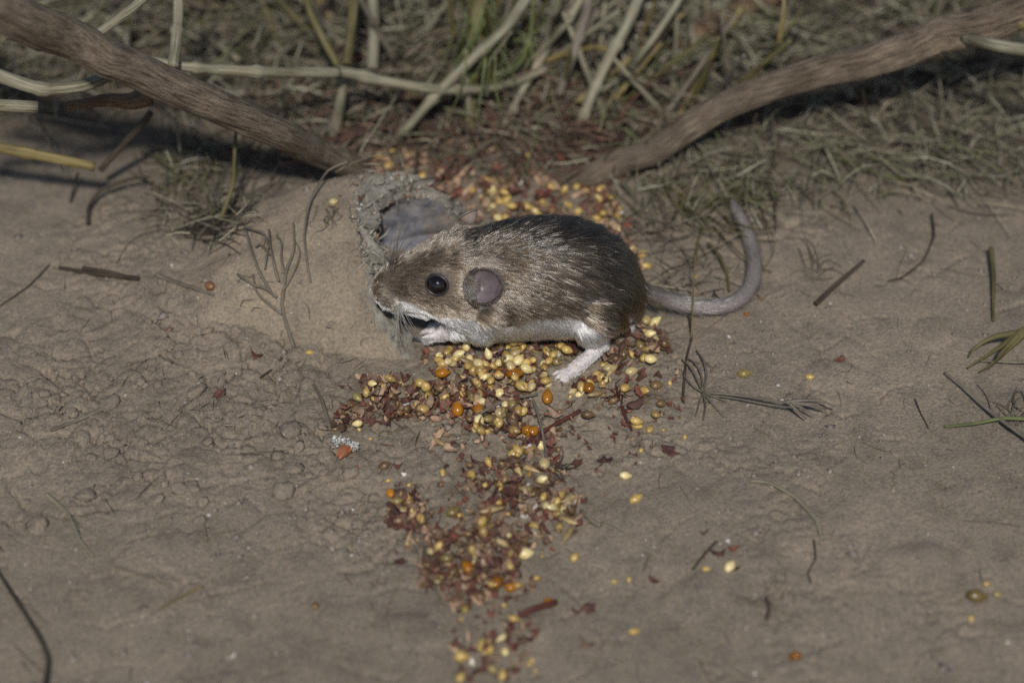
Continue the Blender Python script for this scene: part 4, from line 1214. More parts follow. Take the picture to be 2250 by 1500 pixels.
def clump(name, label, cat, root, n, L0, L1, a0, a1, m, r=.2, spread=30, h=4, seed=0):
    R = random.Random(seed); br = []
    for k in range(n):
        x0 = root[0] + R.gauss(0, spread); y0 = root[1] + R.gauss(0, spread * .6)
        L = R.uniform(L0, L1); a = math.radians(R.uniform(a0, a1)); c = R.gauss(0, .3)
        hh = R.uniform(.2, h) * .6
        br.append(([(x0, y0, .3), (x0 + L * .35 * math.cos(a), y0 + L * .35 * math.sin(a), hh), (x0 + L * .7 * math.cos(a + c * .4), y0 + L * .7 * math.sin(a + c * .4), hh * .9), (x0 + L * math.cos(a + c), y0 + L * math.sin(a + c), .4)], r * R.uniform(.8, 1.4), r * .5))
    return spray(name, label, cat, (root[0], root[1], .3), br, m)
clump('needle_clump', 'tangled clump of dark fallen needles left of the tube', 'needle clump', (430, 440, 0), 50, 60, 170, 150, 380, M_GREY, .2, 44, 5, 1)
clump('needle_clump', 'olive needles fanning up beside the green blade at the left', 'needle clump', (430, 390, 0), 22, 40, 110, 180, 330, M_OLIVE, .28, 26, 8, 2)
clump('needle_clump', 'dark flat bundle of needles sweeping left of the green blade', 'needle clump', (420, 500, 0), 30, 60, 150, -40, 12, M_DARK, .2, 28, 3, 3)
clump('needle_clump', 'grey needle clump just behind the mouse rump', 'needle clump', (1450, 500, 0), 44, 50, 130, 150, 400, M_GREY, .17, 40, 6, 4)
clump('needle_clump', 'green needle clump above the tail tip', 'needle clump', (1540, 450, 0), 40, 60, 170, 200, 420, M_OLIVE, .2, 50, 9, 5)
clump('needle_clump', 'dark tangled needle clump at the far right edge', 'needle clump', (2160, 360, 0), 60, 60, 190, 140, 400, M_GREY, .2, 75, 7, 6)
clump('needle_clump', 'brown grey tangle below the right end of the thick branch', 'needle clump', (2060, 330, 0), 46, 50, 140, 0, 360, M_GREY, .24, 45, 8, 7)
clump('needle_clump', 'thin dark roots spread on the soil right of the tail', 'needle clump', (1780, 600, 0), 10, 50, 110, 150, 380, M_GREY, .26, 14, 2, 8)
clump('needle_clump', 'pale thread tuft half buried at the lower right', 'needle clump', (1665, 1320, 0), 16, 30, 90, -60, 200, M_GREY, .13, 16, 1.5, 9)
clump('needle_clump', 'small dark spidery thread tuft beside the creamy seed in the husk trail', 'needle clump', (1218, 1030, 0), 16, 15, 55, -120, 100, M_DARK, .13, 6, 3, 10)
clump('needle_clump', 'spidery dark husk with bristles right of the grain heap', 'needle clump', (1362, 865, 0), 18, 12, 42, 0, 360, M_REDSTEM, .16, 5, 3, 11)
clump('needle_clump', 'curled grey threads on top of the tube side', 'needle clump', (735, 460, 0), 10, 20, 60, 40, 140, M_GREY, .16, 14, 2, 12)
clump('needle_clump', 'thin grass roots fallen at the right edge', 'needle clump', (2225, 920, 0), 18, 40, 120, 180, 360, M_GREY, .2, 25, 4, 13)

# ------------------------------------------------------------------ litter nobody could count
def litter(name, label, zones, m, seed, kind='stuff'):
    R = random.Random(seed); V, F, T = [], [], []
    for (x0, x1, y0, y1, n, L0, L1, r0, r1, hmax, cols) in zones:
        for _ in range(n):
            px, py = R.uniform(x0, x1), R.uniform(y0, y1)
            # thin out towards the edges of each zone
            ex = min(px - x0, x1 - px) / max(1, .25 * (x1 - x0)); ey = (y1 - py) / max(1, .35 * (y1 - y0))
            if R.random() > min(1, .35 + ex) * min(1, .15 + ey): continue
            p = GP(px, py, .2)
            L = R.uniform(L0, L1) * (1 + (R.random() < .08)); a = R.uniform(0, 2 * math.pi)
            el = R.gauss(.12, .35) if hmax > 1 else R.gauss(0, .05)
            if hmax > 30: el = R.uniform(.7, 1.4); hmax_ = 0
            d = np.array([math.cos(a) * math.cos(el), math.sin(a) * math.cos(el), math.sin(abs(el))])
            side = np.cross(d, [0, 0, 1.0]); c = R.gauss(0, .2)
            hh = R.random() ** 2 * hmax * (hmax <= 30)
            pts = np.array([p + np.array([0, 0, hh]) + d * L * t + side * c * L * t * t - np.array([0, 0, .5 * abs(el) * L * t * t]) for t in (0, .3, .6, 1)])
            for q in pts:
                q[2] = max(q[2], G(q[0], q[1]) + .1)
            r = R.uniform(r0, r1)
            v, f, _u = tube_geo(pts, [r, r, r * .9, r * .45], 4)
            off = len(V); V += v; F += [tuple(k + off for k in q) for q in f]
            col = R.choice(cols); g = R.uniform(.6, 1.25)
            T += [tuple(k * g for k in col)] * len(v)
    return add_tinted(name, V, F, T, m, label=label, cat=None, kind=kind)
BR = [(.12, .09, .06), (.17, .14, .10), (.07, .05, .035), (.24, .20, .15), (.13, .125, .07), (.30, .27, .19)]
PAL = [(.26, .235, .165), (.32, .30, .22), (.20, .17, .10), (.15, .15, .07), (.22, .19, .13)]
GRN = [(.11, .12, .05), (.14, .13, .07), (.07, .075, .035)]
RED = [(.12, .05, .035), (.17, .09, .06), (.10, .06, .04)]
litter('dry_litter', 'dense mat of dry needles, threads and bark crumbs under the shrub', [
 (-250, 2500, -330, 60, 1900, 5, 24, .15, .5, 14, BR + GRN),
 (-250, 2500, 20, 270, 2600, 4, 24, .12, .38, 12, BR + PAL),
 (-250, 2500, -330, 120, 260, 18, 55, .22, .55, 24, BR + GRN),
 (-250, 2500, -300, 150, 210, 12, 40, .22, .65, 31, BR + GRN),
 (-250, 2500, -250, 190, 170, 20, 60, .2, .6, 31, PAL),
 (600, 1650, -60, 300, 170, 12, 36, .14, .42, 31, PAL),
 (1350, 1720, 330, 520, 90, 6, 22, .1, .22, 31, PAL + GRN),
 (350, 600, 300, 470, 60, 6, 20, .1, .22, 31, PAL + GRN),
 (1800, 2350, 260, 440, 80, 8, 24, .1, .25, 31, PAL),
 (500, 1650, -60, 260, 150, 15, 40, .16, .42, 18, BR + GRN),
 (560, 1480, 150, 400, 2300, 3, 14, .12, .34, 6, BR + RED),
 (1350, 1720, 240, 500, 300, 4, 15, .09, .22, 6, BR + PAL),
 (1620, 2300, 240, 470, 560, 4, 18, .10, .26, 5, BR + PAL),
 (340, 560, 330, 560, 200, 3, 10, .10, .22, 4, BR),
 (1400, 1600, 560, 680, 60, 3, 9, .12, .2, 3, BR)],  M_LITTER, 21)
litter('root_threads', 'fine root threads scattered over the bare soil', [
 (-100, 2350, 520, 1600, 520, 1.5, 6, .05, .11, .3, BR),
 (250, 760, 780, 1000, 140, 1, 4, .05, .12, .4, BR), (700, 1350, 820, 1350, 160, 1, 5, .06, .13, 1, BR + RED)], M_LITTER, 22)

# soil crumbs and sand grains lying loose
def grit():
    R = np.random.default_rng(4)
    V, F, T = [], [], []
    ico = np.array([(0, 0, 1), (.9, 0, .1), (-.45, .78, .1), (-.45, -.78, -.1), (.3, .2, -.8), (.2, -.85, .4)])
    fc = [(0, 1, 2), (0, 2, 3), (0, 3, 5), (0, 5, 1), (1, 4, 2), (2, 4, 3), (3, 4, 5), (5, 4, 1)]
    n = 0
    for _ in range(26000):
        px, py = R.uniform(-100, 2350), R.uniform(330, 1600)
        d = float(fbm(px / 260, py / 200, 55, 3)) + .05 + .35 * math.exp(-((px - 450) / 420) ** 2 - ((py - 930) / 170) ** 2)
        if R.random() > max(.06, d * 2.2): continue
        p = GP(px, py, 0)
        s = min(2.0, .10 + .25 * R.exponential(.85))
        m = ico * s * R.uniform(.6, 1.25, (6, 1)); a = R.uniform(0, 6.28)
        ca, sa = math.cos(a), math.sin(a)
        m = np.stack([m[:, 0] * ca - m[:, 1] * sa, m[:, 0] * sa + m[:, 1] * ca, m[:, 2] * .6], 1) + p
        off = len(V); V += list(m); F += [tuple(k + off for k in q) for q in fc]
        g = R.uniform(.75, 1.2); c = np.array([.215, .18, .15]) * g
        if R.random() < .05: c = np.array([.45, .42, .38])
        T += [tuple(c)] * 6
    me_o = add_tinted('soil_crumbs', V, F, T, M_LITTER, label='loose soil crumbs and sand grains strewn over the crust', kind='stuff')
grit()

# clods one can pick out in the crust
def clods():
    M_CLOD, nt, b = mat('dry_clod'); soil_nodes(M_CLOD, nt, b, (0.215, 0.180, 0.140), False)
    ms = []
    for k in range(7):
        V, F = [], []; n1, n2 = 9, 14
        for i in range(n1 + 1):
            th = math.pi * i / n1
            for j in range(n2):
                q = 2 * math.pi * j / n2
                d = np.array([math.sin(th) * math.cos(q), math.sin(th) * math.sin(q), math.cos(th)])
                rr = 1 + .55 * float(fbm(d[0] * 1.3 + k * 5, d[1] * 1.3 + d[2] * 1.7, 200 + k, 3)) + .12 * float(vn(d[0] * 6 + k, d[1] * 6 + d[2] * 5, 210))
                V.append(d * rr * np.array([1, .85, .5]))
        for i in range(n1):
            for j in range(n2):
                F.append((i * n2 + j, (i + 1) * n2 + j, (i + 1) * n2 + (j + 1) % n2, i * n2 + (j + 1) % n2))
        ms.append(mesh('soil_clod', V, F, M_CLOD))
    R = random.Random(23)
    CL = [(120, 880, 'at the far left'), (300, 830, 'left of the brown husk'), (470, 800, 'below the bare patch at the left'), (620, 820, 'below the forked sprig'), (700, 780, 'at the foot of the tube'), (250, 980, 'near the pale pressed twig'), (470, 960, 'in the cracked crust at the left'), (640, 980, 'left of the woolly bud'), (740, 1070, 'below the woolly bud'), (800, 1130, 'left of the trail'), (360, 1090, 'in the lower left crust'), (130, 1080, 'near the curved pale splinter'), (950, 1380, 'left of the bottom patch'), (1600, 1350, 'near the pale thread tuft'), (1950, 1180, 'on the right hand soil'), (2130, 1100, 'near the right edge'), (1700, 820, 'beyond the needle sprig'), (1830, 520, 'right of the tail')]
    for k in range(110):
        cx, cy, w = R.choice(CL[:12]) if R.random() < .8 else R.choice(CL)
        x, y = R.gauss(cx, 60), R.gauss(cy, 38)
        r_ = min(2.6, .45 + R.expovariate(1.7)); 
        w = min(CL, key=lambda q: (q[0] - x) ** 2 + (q[1] - y) ** 2)[2]
        p = GP(x, y, .12 * r_)
        o = link('soil_clod', R.choice(ms), label='%s earthy clod %s' % ('small' if r_ < .8 else ('flat' if r_ < 1.4 else 'large'), w), cat='clod', group='%s clods %s' % ('small' if r_ < .8 else ('flat' if r_ < 1.4 else 'large'), w), loc=Vector(p * MM))
        o.rotation_euler = (R.gauss(0, .2), R.gauss(0, .2), R.uniform(0, 6.28)); o.scale = (r_, r_, r_)
clods()

# ------------------------------------------------------------------ seeds and husks
def seed_mesh(name, a, b, c, tip=.3, m=None, seed=0, nu=10, nv=12, groove=0):
    V, F = [], []
    for i in range(nu + 1):
        th = math.pi * i / nu
        x = math.cos(th)
        w = math.sin(th) * (1 - tip * max(0, x) ** 1.5) * (1 + .0 * x)
        for k in range(nv):
            q = 2 * math.pi * k / nv
            n_ = 1 + .05 * float(vn(math.cos(q) * 1.4 + x * 1.3 + seed * 3, math.sin(q) * 1.4 + 5, seed))
            g_ = 1 - groove * math.exp(-((q - math.pi / 2) / .3) ** 2)
            V.append((a * x * (1 + .12 * tip * (x > .8)) * n_, b * w * math.cos(q) * n_, c * w * math.sin(q) * n_ * g_))
    for i in range(nu):
        for k in range(nv):
            F.append((i * nv + k, (i + 1) * nv + k, (i + 1) * nv + (k + 1) % nv, i * nv + (k + 1) % nv))
    return mesh(name, V, F, m)
SM = {}
for key, m in (('cream', M_CREAM), ('yellow', M_YELLOW), ('amber', M_AMBER), ('brown', M_BROWN), ('chestnut', M_CHEST), ('olive', M_OLIVESEED)):
    SM[key] = [seed_mesh('seed', 1.38 + .1 * k, 1.12 - .05 * k, .92, .25 + .2 * k, m, k + 3) for k in range(3)]
SM['grain'] = [seed_mesh('grain', 2.6 + .4 * k, .92, .75, .65, M_HULL, k + 9, 12, 12, .2) for k in range(2)]

def husk_mesh(name, m, seed, r=1.5, star=0, curl=.8):
    R = random.Random(seed); V, F = [], []
    na, nr = 12, 4
    ph = [R.uniform(0, 6) for _ in range(4)]
    cur = R.uniform(.4, 1.2) * curl; ax = R.uniform(.55, 1.0)
    for side in (0, 1):
        for i in range(nr):
            t = i / (nr - 1)
            for k in range(na):
                q = 2 * math.pi * k / na
                rr = r * t * (.8 + .22 * math.sin(2 * q + ph[0]) + .18 * math.sin(3 * q + ph[1]) + R.uniform(-.13, .13) * (side == 0))
                if star: rr = r * t * (.35 + .65 * abs(math.cos(q * star / 2 + ph[2])) ** .8)
                x, y = rr * math.cos(q), rr * math.sin(q) * ax
                z = cur * (x * x - .4 * y * y) / r + .25 * math.sin(x * 2.4 / r + ph[2]) + .22 * math.sin(y * 3 / r * 1.5 + ph[3]) + (.16 if side else 0)
                V.append((x, y, z))
    m_ = nr * na
    for s in (0, 1):
        for i in range(nr - 1):
            for k in range(na):
                a, b_, c_, d_ = [s * m_ + v for v in (i * na + k, (i + 1) * na + k, (i + 1) * na + (k + 1) % na, i * na + (k + 1) % na)]
                F.append((a, b_, c_, d_) if s else (d_, c_, b_, a))
    for k in range(na):
        a = (nr - 1) * na + k; b_ = (nr - 1) * na + (k + 1) % na
        F.append((a, b_, b_ + m_, a + m_))
    return mesh(name, V, F, m)
HM = {'darkhusk': [husk_mesh('husk', M_HUSK, k, 1.45) for k in range(6)] + [husk_mesh('husk', M_HUSK, 30 + k, 1.9, 5, .5) for k in range(3)],
      'brownhusk': [husk_mesh('husk', M_HUSK2, 50 + k, 1.4) for k in range(6)],
      'tanhusk': [husk_mesh('husk', M_HUSK3, 80 + k, 1.3) for k in range(4)] + [seed_mesh('husk', 2.2, .6, .5, .6, M_HUSK3, 4)],
      'whitehusk': [husk_mesh('husk', M_HUSKW, 100 + k, 1.0, 0, .6) for k in range(3)],
      'redhusk': [husk_mesh('husk', M_HUSKR, 120 + k, 1.2) for k in range(4)] + [husk_mesh('husk', M_HUSKR, 135, 1.6, 5, .5)]}
COLN = {'cream': 'cream white', 'yellow': 'glossy yellow', 'amber': 'shiny amber orange', 'brown': 'dark brown', 'chestnut': 'chestnut', 'olive': 'olive brown', 'grain': 'long striped',
        'darkhusk': 'dark red brown', 'brownhusk': 'crumpled brown', 'tanhusk': 'papery tan', 'whitehusk': 'tiny white', 'redhusk': 'brick red'}
LAND = [(1000, 770, 'near the mouse chest'), (1060, 765, 'under the front of the belly'), (1120, 765, 'under the middle of the belly'), (1190, 765, 'under the back of the belly'), (1260, 770, 'between belly and hind foot'),
 (985, 800, 'at the tube end of the heap'), (1040, 800, 'near the large tan oval grain'), (1095, 800, 'near the paired amber seeds'), (1150, 800, 'near the plump pale seed'), (1205, 810, 'just before the mouse toes'),
 (980, 845, 'in the middle strip of the heap'), (1050, 845, 'above the propped amber seed'), (1120, 850, 'near the grey forked grass stem'), (1180, 850, 'near the standing amber seed'), (1300, 830, 'near the heel pile amber seed'), (1270, 870, 'in the small pile by the toes'),
 (1350, 760, 'just behind the hind foot'), (1400, 730, 'below the mouse rump'), (1445, 750, 'near the dark bent twig'), (1370, 800, 'right of the heel'),
 (800, 840, 'at the foot of the tube'), (860, 850, 'below the torn edge of the tube'), (925, 860, 'near the flat yellow seed'), (760, 900, 'above the woolly bud'), (820, 900, 'in the husk patch right of the woolly bud'), (880, 910, 'between bud and heap'), (950, 910, 'at the lower left rim of the heap'),
 (1010, 920, 'near the leftmost lower amber seed'), (1070, 935, 'near the largest flat cream seed'), (1130, 920, 'at the lower right rim of the heap'), (960, 970, 'near the split yellow grain'),
 (1150, 960, 'at the top of the trail'), (1195, 970, 'near the speckled white husk'), (1140, 1010, 'left of the glinting cream seed'), (1195, 1030, 'near the glinting cream seed'), (1200, 1075, 'below the pointed cream seed'),
 (870, 1090, 'at the tip of the left arm of the trail'), (920, 1110, 'in the left arm of the trail'), (880, 1145, 'at the bottom of the left arm'), (950, 1170, 'at the left arm junction'),
 (1045, 1030, 'at the top of the middle of the trail'), (1080, 1070, 'in the middle of the trail'), (1110, 1120, 'near the olive round seed'), (1170, 1100, 'near the oval cream seed of the right arm'), (1230, 1115, 'near the greyish cream seed'), (1265, 1130, 'by the knob ended twig'), (1230, 1160, 'at the lower edge of the right arm'),
 (960, 1220, 'at the left of the lower patch'), (1020, 1210, 'near the amber seed in the lower patch'), (1080, 1190, 'near the olive oval grain'), (1130, 1210, 'on the right rim of the lower patch'), (980, 1280, 'at the lower left of the lower patch'), (1040, 1280, 'in the middle of the lower patch'), (1100, 1260, 'above the round dark amber seed'), (1030, 1325, 'at the bottom tip of the lower patch'),
 (1040, 1400, 'below the arched red stem'), (1110, 1410, 'near the plump yellow seed of the bottom patch'), (1040, 1460, 'at the very bottom edge'), (1120, 1450, 'at the right of the bottom patch'),
 (1340, 870, 'near the spidery dark husk'), (1400, 860, 'near the dark red knobbly scrap'), (1440, 830, 'below the lone flat cream seed'), (1380, 930, 'near the hanging red stem'),
 (1060, 420, 'behind the mouse shoulders'), (1150, 430, 'behind the middle of the mouse back'), (1250, 440, 'behind the mouse rump'), (1350, 500, 'close behind the rump fur'), (1400, 560, 'between rump and needle clump'),
 (840, 360, 'on the foot of the thick left branch'), (920, 350, 'behind the top of the tube'), (990, 400, 'right of the tube top'), (1030, 330, 'in the litter above the tube'), (1120, 350, 'in the litter above the mouse'), (1230, 360, 'at the foot of the thick right branch')]
PLACES = {}
NIND = {'seed': 0, 'husk': 0}
BULK = []
NAMED = {}
placed = {}          # coarse grid of what already lies where, for stacking
def put(kind, px, py, where, h=None, scale=1.0, rot=None, label=None, tilt=None, R=random, bulk=False):
    if label is None or kind == 'cream':
        ax_, ay_, bx_, by_ = 1325, 756, 1235, 838
        t_ = max(0, min(1, ((px - ax_) * (bx_ - ax_) + (py - ay_) * (by_ - ay_)) / ((bx_ - ax_) ** 2 + (by_ - ay_) ** 2)))
        if math.hypot(px - ax_ - t_ * (bx_ - ax_), py - ay_ - t_ * (by_ - ay_)) < 27:
            if label is None: return
            px += 22; py += 12
    ms = SM.get(kind) or HM.get(kind)
    me = R.choice(ms)
    p = GP(px, py, 0)
    key = (int(p[0] / 1.9), int(p[1] / 1.9))
    lev = placed.get(key, 0); placed[key] = lev + 1
    base = {'amber': 1.05, 'grain': .85}.get(kind, .93 if kind in SM else 1.12) * scale
    s = base * (R.uniform(.8, 1.1) if label is None else 1.0)
    z = (h if h is not None else (.55 * s if kind in SM else .35) + min(lev, 3) * .95)
    is_seed = kind in SM
    nm = 'seed' if is_seed and kind != 'grain' else ('grain' if kind == 'grain' else 'husk')
    cat = {'seed': 'seed', 'grain': 'grain', 'husk': 'husk'}[nm]
    if label is None: where = min(LAND, key=lambda q: (q[0] - px) ** 2 + (q[1] - py) ** 2)[2]
    size = 'small ' if s < .9 * base else ('large ' if s > 1.04 * base else '')
    if NAMED.get((kind, where, size), 0) and size == '': size = 'medium '
    NAMED[(kind, where, size)] = 1
    lab = label or size.replace('medium ', '') * (len(where.split()) > 8) + size * (len(where.split()) <= 8) + '%s %s %s' % (COLN[kind], {'seed': 'round seed', 'grain': 'oval grain', 'husk': 'flake of husk'}[nm], where)
    fam = 'husk' if nm == 'husk' else 'seed'
    if label is None and (bulk or NIND[fam] >= 205):
        t = tilt if tilt is not None else .6
        BULK.append((me, P(px, py, 0) if False else GP(px, py, z), (R.gauss(0, t), R.gauss(0, t), R.uniform(0, 6.28)), s)); return
    NIND[fam] += label is None
    o = link(nm, me, label=lab, cat=cat, group=None if label else lab.replace('seed ', 'seeds ', 1).replace('grain ', 'grains ', 1).replace('flake of', 'flakes of', 1))
    p = GP(px, py, z)
    o.location = Vector(p * MM)
    t = tilt if tilt is not None else ((.5 if is_seed else .7) if lev else .3)
    o.rotation_euler = (R.gauss(0, t), R.gauss(0, t), rot if rot is not None else R.uniform(0, 6.28))
    o.scale = (s, s, s)
    return o

def region(where, poly, n, mix, seed, dens=None, scale=1.0, bulk=False):
    R = random.Random(seed)
    xs = [p[0] for p in poly]; ys = [p[1] for p in poly]
    kinds = [k for k in mix for _ in range(mix[k])]
    c = 0; tries = 0
    while c < n and tries < n * 60:
        tries += 1
        x, y = R.uniform(min(xs), max(xs)), R.uniform(min(ys), max(ys))
        ins = False
        for i in range(len(poly)):
            (x1, y1), (x2, y2) = poly[i], poly[i - 1]
            if (y1 > y) != (y2 > y) and x < (x2 - x1) * (y - y1) / (y2 - y1) + x1: ins = not ins
        if not ins: continue
        if dens and R.random() > dens(x, y): continue
        put(R.choice(kinds), x, y, where, R=R, scale=scale, bulk=bulk)
        c += 1
SEEDY = dict(cream=9, yellow=14, amber=1, brown=1, grain=2, olive=2, tanhusk=2, darkhusk=2, brownhusk=2)
MIXED = dict(cream=4, yellow=12, brown=8, olive=6, grain=4, amber=1, darkhusk=15, brownhusk=17, tanhusk=7, redhusk=4, whitehusk=2)
HUSKY = dict(yellow=3, olive=2, brown=4, darkhusk=8, brownhusk=7, tanhusk=3, redhusk=2, whitehusk=1, grain=1, cream=1)
# bed of chaff first (too many and too buried to pick apart), seeds over it
HB = dict(darkhusk=9, brownhusk=8, tanhusk=4, redhusk=3, brown=1, yellow=1)
H1 = [(935, 762), (1050, 742), (1290, 745), (1340, 770), (1290, 800), (1210, 830), (1150, 870), (1060, 880), (960, 850), (930, 800)]
H4 = [(790, 825), (900, 818), (960, 850), (1150, 870), (1165, 900), (1140, 945), (1060, 950), (985, 925), (900, 925), (790, 930), (740, 940), (715, 950), (745, 900), (775, 870)]
H10 = [(925, 1170), (1000, 1180), (1080, 1130), (1150, 1180), (1150, 1250), (1100, 1290), (1060, 1330), (1010, 1340), (960, 1320), (920, 1270)]
region('', H1, 190, HB, 101, scale=.75, bulk=True)
region('', [(740, 850), (1180, 840), (1300, 900), (1240, 960), (1230, 1180), (1150, 1340), (960, 1330), (860, 1150), (840, 1070), (960, 1050), (980, 960), (760, 950)], 260, HB, 107, scale=.6, bulk=True)
region('', [(1250, 830), (1500, 790), (1500, 920), (1420, 1000), (1300, 1050), (1240, 960)], 60, HB, 108, scale=.45, bulk=True)
region('', [(980, 1350), (1180, 1340), (1180, 1500), (1000, 1510)], 60, HB, 109, scale=.6, bulk=True)
region('', H4, 250, HB, 102, scale=.75, bulk=True)
region('', H10, 170, HB, 103, scale=.8, bulk=True)
region('', [(1330, 745), (1400, 700), (1470, 725), (1470, 770), (1400, 800), (1330, 815)], 50, HB, 104, scale=.8, bulk=True)
region('', [(1110, 930), (1220, 940), (1225, 1010), (1290, 1110), (1230, 1180), (1120, 1220), (1000, 1180), (1030, 1010), (1120, 1010)], 140, HB, 105, scale=.8, bulk=True)
region('', [(850, 1075), (900, 1070), (935, 1120), (975, 1170), (975, 1200), (900, 1165), (855, 1150)], 70, HB, 106, scale=.8, bulk=True)
region('', [(1000, 395), (1150, 390), (1330, 415), (1400, 500), (1430, 600), (1360, 560), (1300, 500), (1180, 478), (1040, 490)], 210, dict(yellow=5, brownhusk=8, redhusk=5, darkhusk=4, tanhusk=5, cream=1, whitehusk=1), 12, bulk=True)
region('', [(780, 345), (900, 325), (980, 370), (1020, 430), (960, 420), (900, 372), (820, 380)], 80, dict(yellow=2, tanhusk=5, redhusk=4, brownhusk=5, darkhusk=2), 13, bulk=True)
region('', [(930, 260), (1250, 270), (1370, 400), (1000, 410)], 130, dict(tanhusk=4, brownhusk=8, redhusk=4, yellow=1, darkhusk=4), 14, bulk=True)
region('h', [(960, 765), (1050, 752), (1200, 748), (1215, 800), (1210, 850), (1090, 850), (960, 835)], 88, dict(cream=6, yellow=13, grain=1, olive=1, tanhusk=1, brownhusk=1, darkhusk=1, brown=1), 2)
region('h', H4, 62, MIXED, 4)
region('h', [(960, 850), (1160, 860), (1140, 930), (1050, 930), (960, 900)], 26, MIXED, 41)
region('h', H10, 64, MIXED, 10)
region('h', [(1240, 835), (1320, 790), (1340, 800), (1325, 870), (1250, 885)], 20, dict(yellow=8, cream=2, redhusk=2, brownhusk=2), 3)
region('h', [(1210, 750), (1290, 750), (1290, 800), (1220, 815)], 16, HUSKY, 42)
region('h', [(1130, 930), (1200, 940), (1215, 1010), (1215, 1085), (1150, 1080), (1120, 1020)], 30, MIXED, 6)
region('h', [(1330, 745), (1400, 700), (1470, 725), (1470, 770), (1400, 800), (1330, 815)], 28, HUSKY, 5)
region('h', [(850, 1075), (900, 1070), (935, 1120), (975, 1170), (975, 1200), (900, 1165), (855, 1150)], 20, MIXED, 7)
region('h', [(1020, 1010), (1070, 1020), (1130, 1060), (1160, 1110), (1110, 1160), (1050, 1110)], 22, HUSKY, 8)
region('h', [(1150, 1080), (1260, 1085), (1290, 1130), (1260, 1180), (1190, 1165), (1140, 1130)], 26, MIXED, 9)
region('h', [(1000, 1430), (1060, 1380), (1150, 1390), (1165, 1430), (1100, 1500), (1010, 1510)], 24, MIXED, 11)
region('h', [(1320, 850), (1470, 800), (1490, 900), (1400, 960), (1340, 920)], 14, dict(darkhusk=4, redhusk=3, brown=1, yellow=2, tanhusk=1), 15)
region('h', [(960, 940), (1010, 960), (1000, 1000), (940, 990)], 6, dict(tanhusk=1, darkhusk=2, redhusk=1), 16)

region('', [(700, 800), (1000, 780), (1500, 780), (1540, 960), (1350, 1080), (1330, 1220), (1180, 1360), (1180, 1520), (980, 1520), (900, 1330), (820, 1150), (690, 960)], 95, dict(darkhusk=6, brownhusk=5, redhusk=3, tanhusk=2, yellow=3), 110, scale=.45, bulk=True)
def join_bulk():
    from mathutils import Euler, Matrix
    mats = []; V = []; F = []; MIx = []; cache = {}
    for me, loc, rot, sc in BULK:
        if me.name not in cache:
            a = np.empty(len(me.vertices) * 3, np.float32); me.vertices.foreach_get('co', a)
            cache[me.name] = (a.reshape(-1, 3) / MM, [tuple(p.vertices) for p in me.polygons], me.materials[0])
        v, f, m = cache[me.name]
        if m not in mats: mats.append(m)
        M = np.array(Euler(rot).to_matrix())
        off = len(V)
        V.extend(list(v @ M.T * sc + loc)); F.extend([tuple(k + off for k in q) for q in f]); MIx.extend([mats.index(m)] * len(f))
    me = mesh('seed_chaff', V, F, mats)
    me.polygons.foreach_set('material_index', MIx)
    link('seed_chaff', me, label='bed of crushed husks, chaff and buried seeds under and behind the mouse', kind='stuff')
join_bulk()

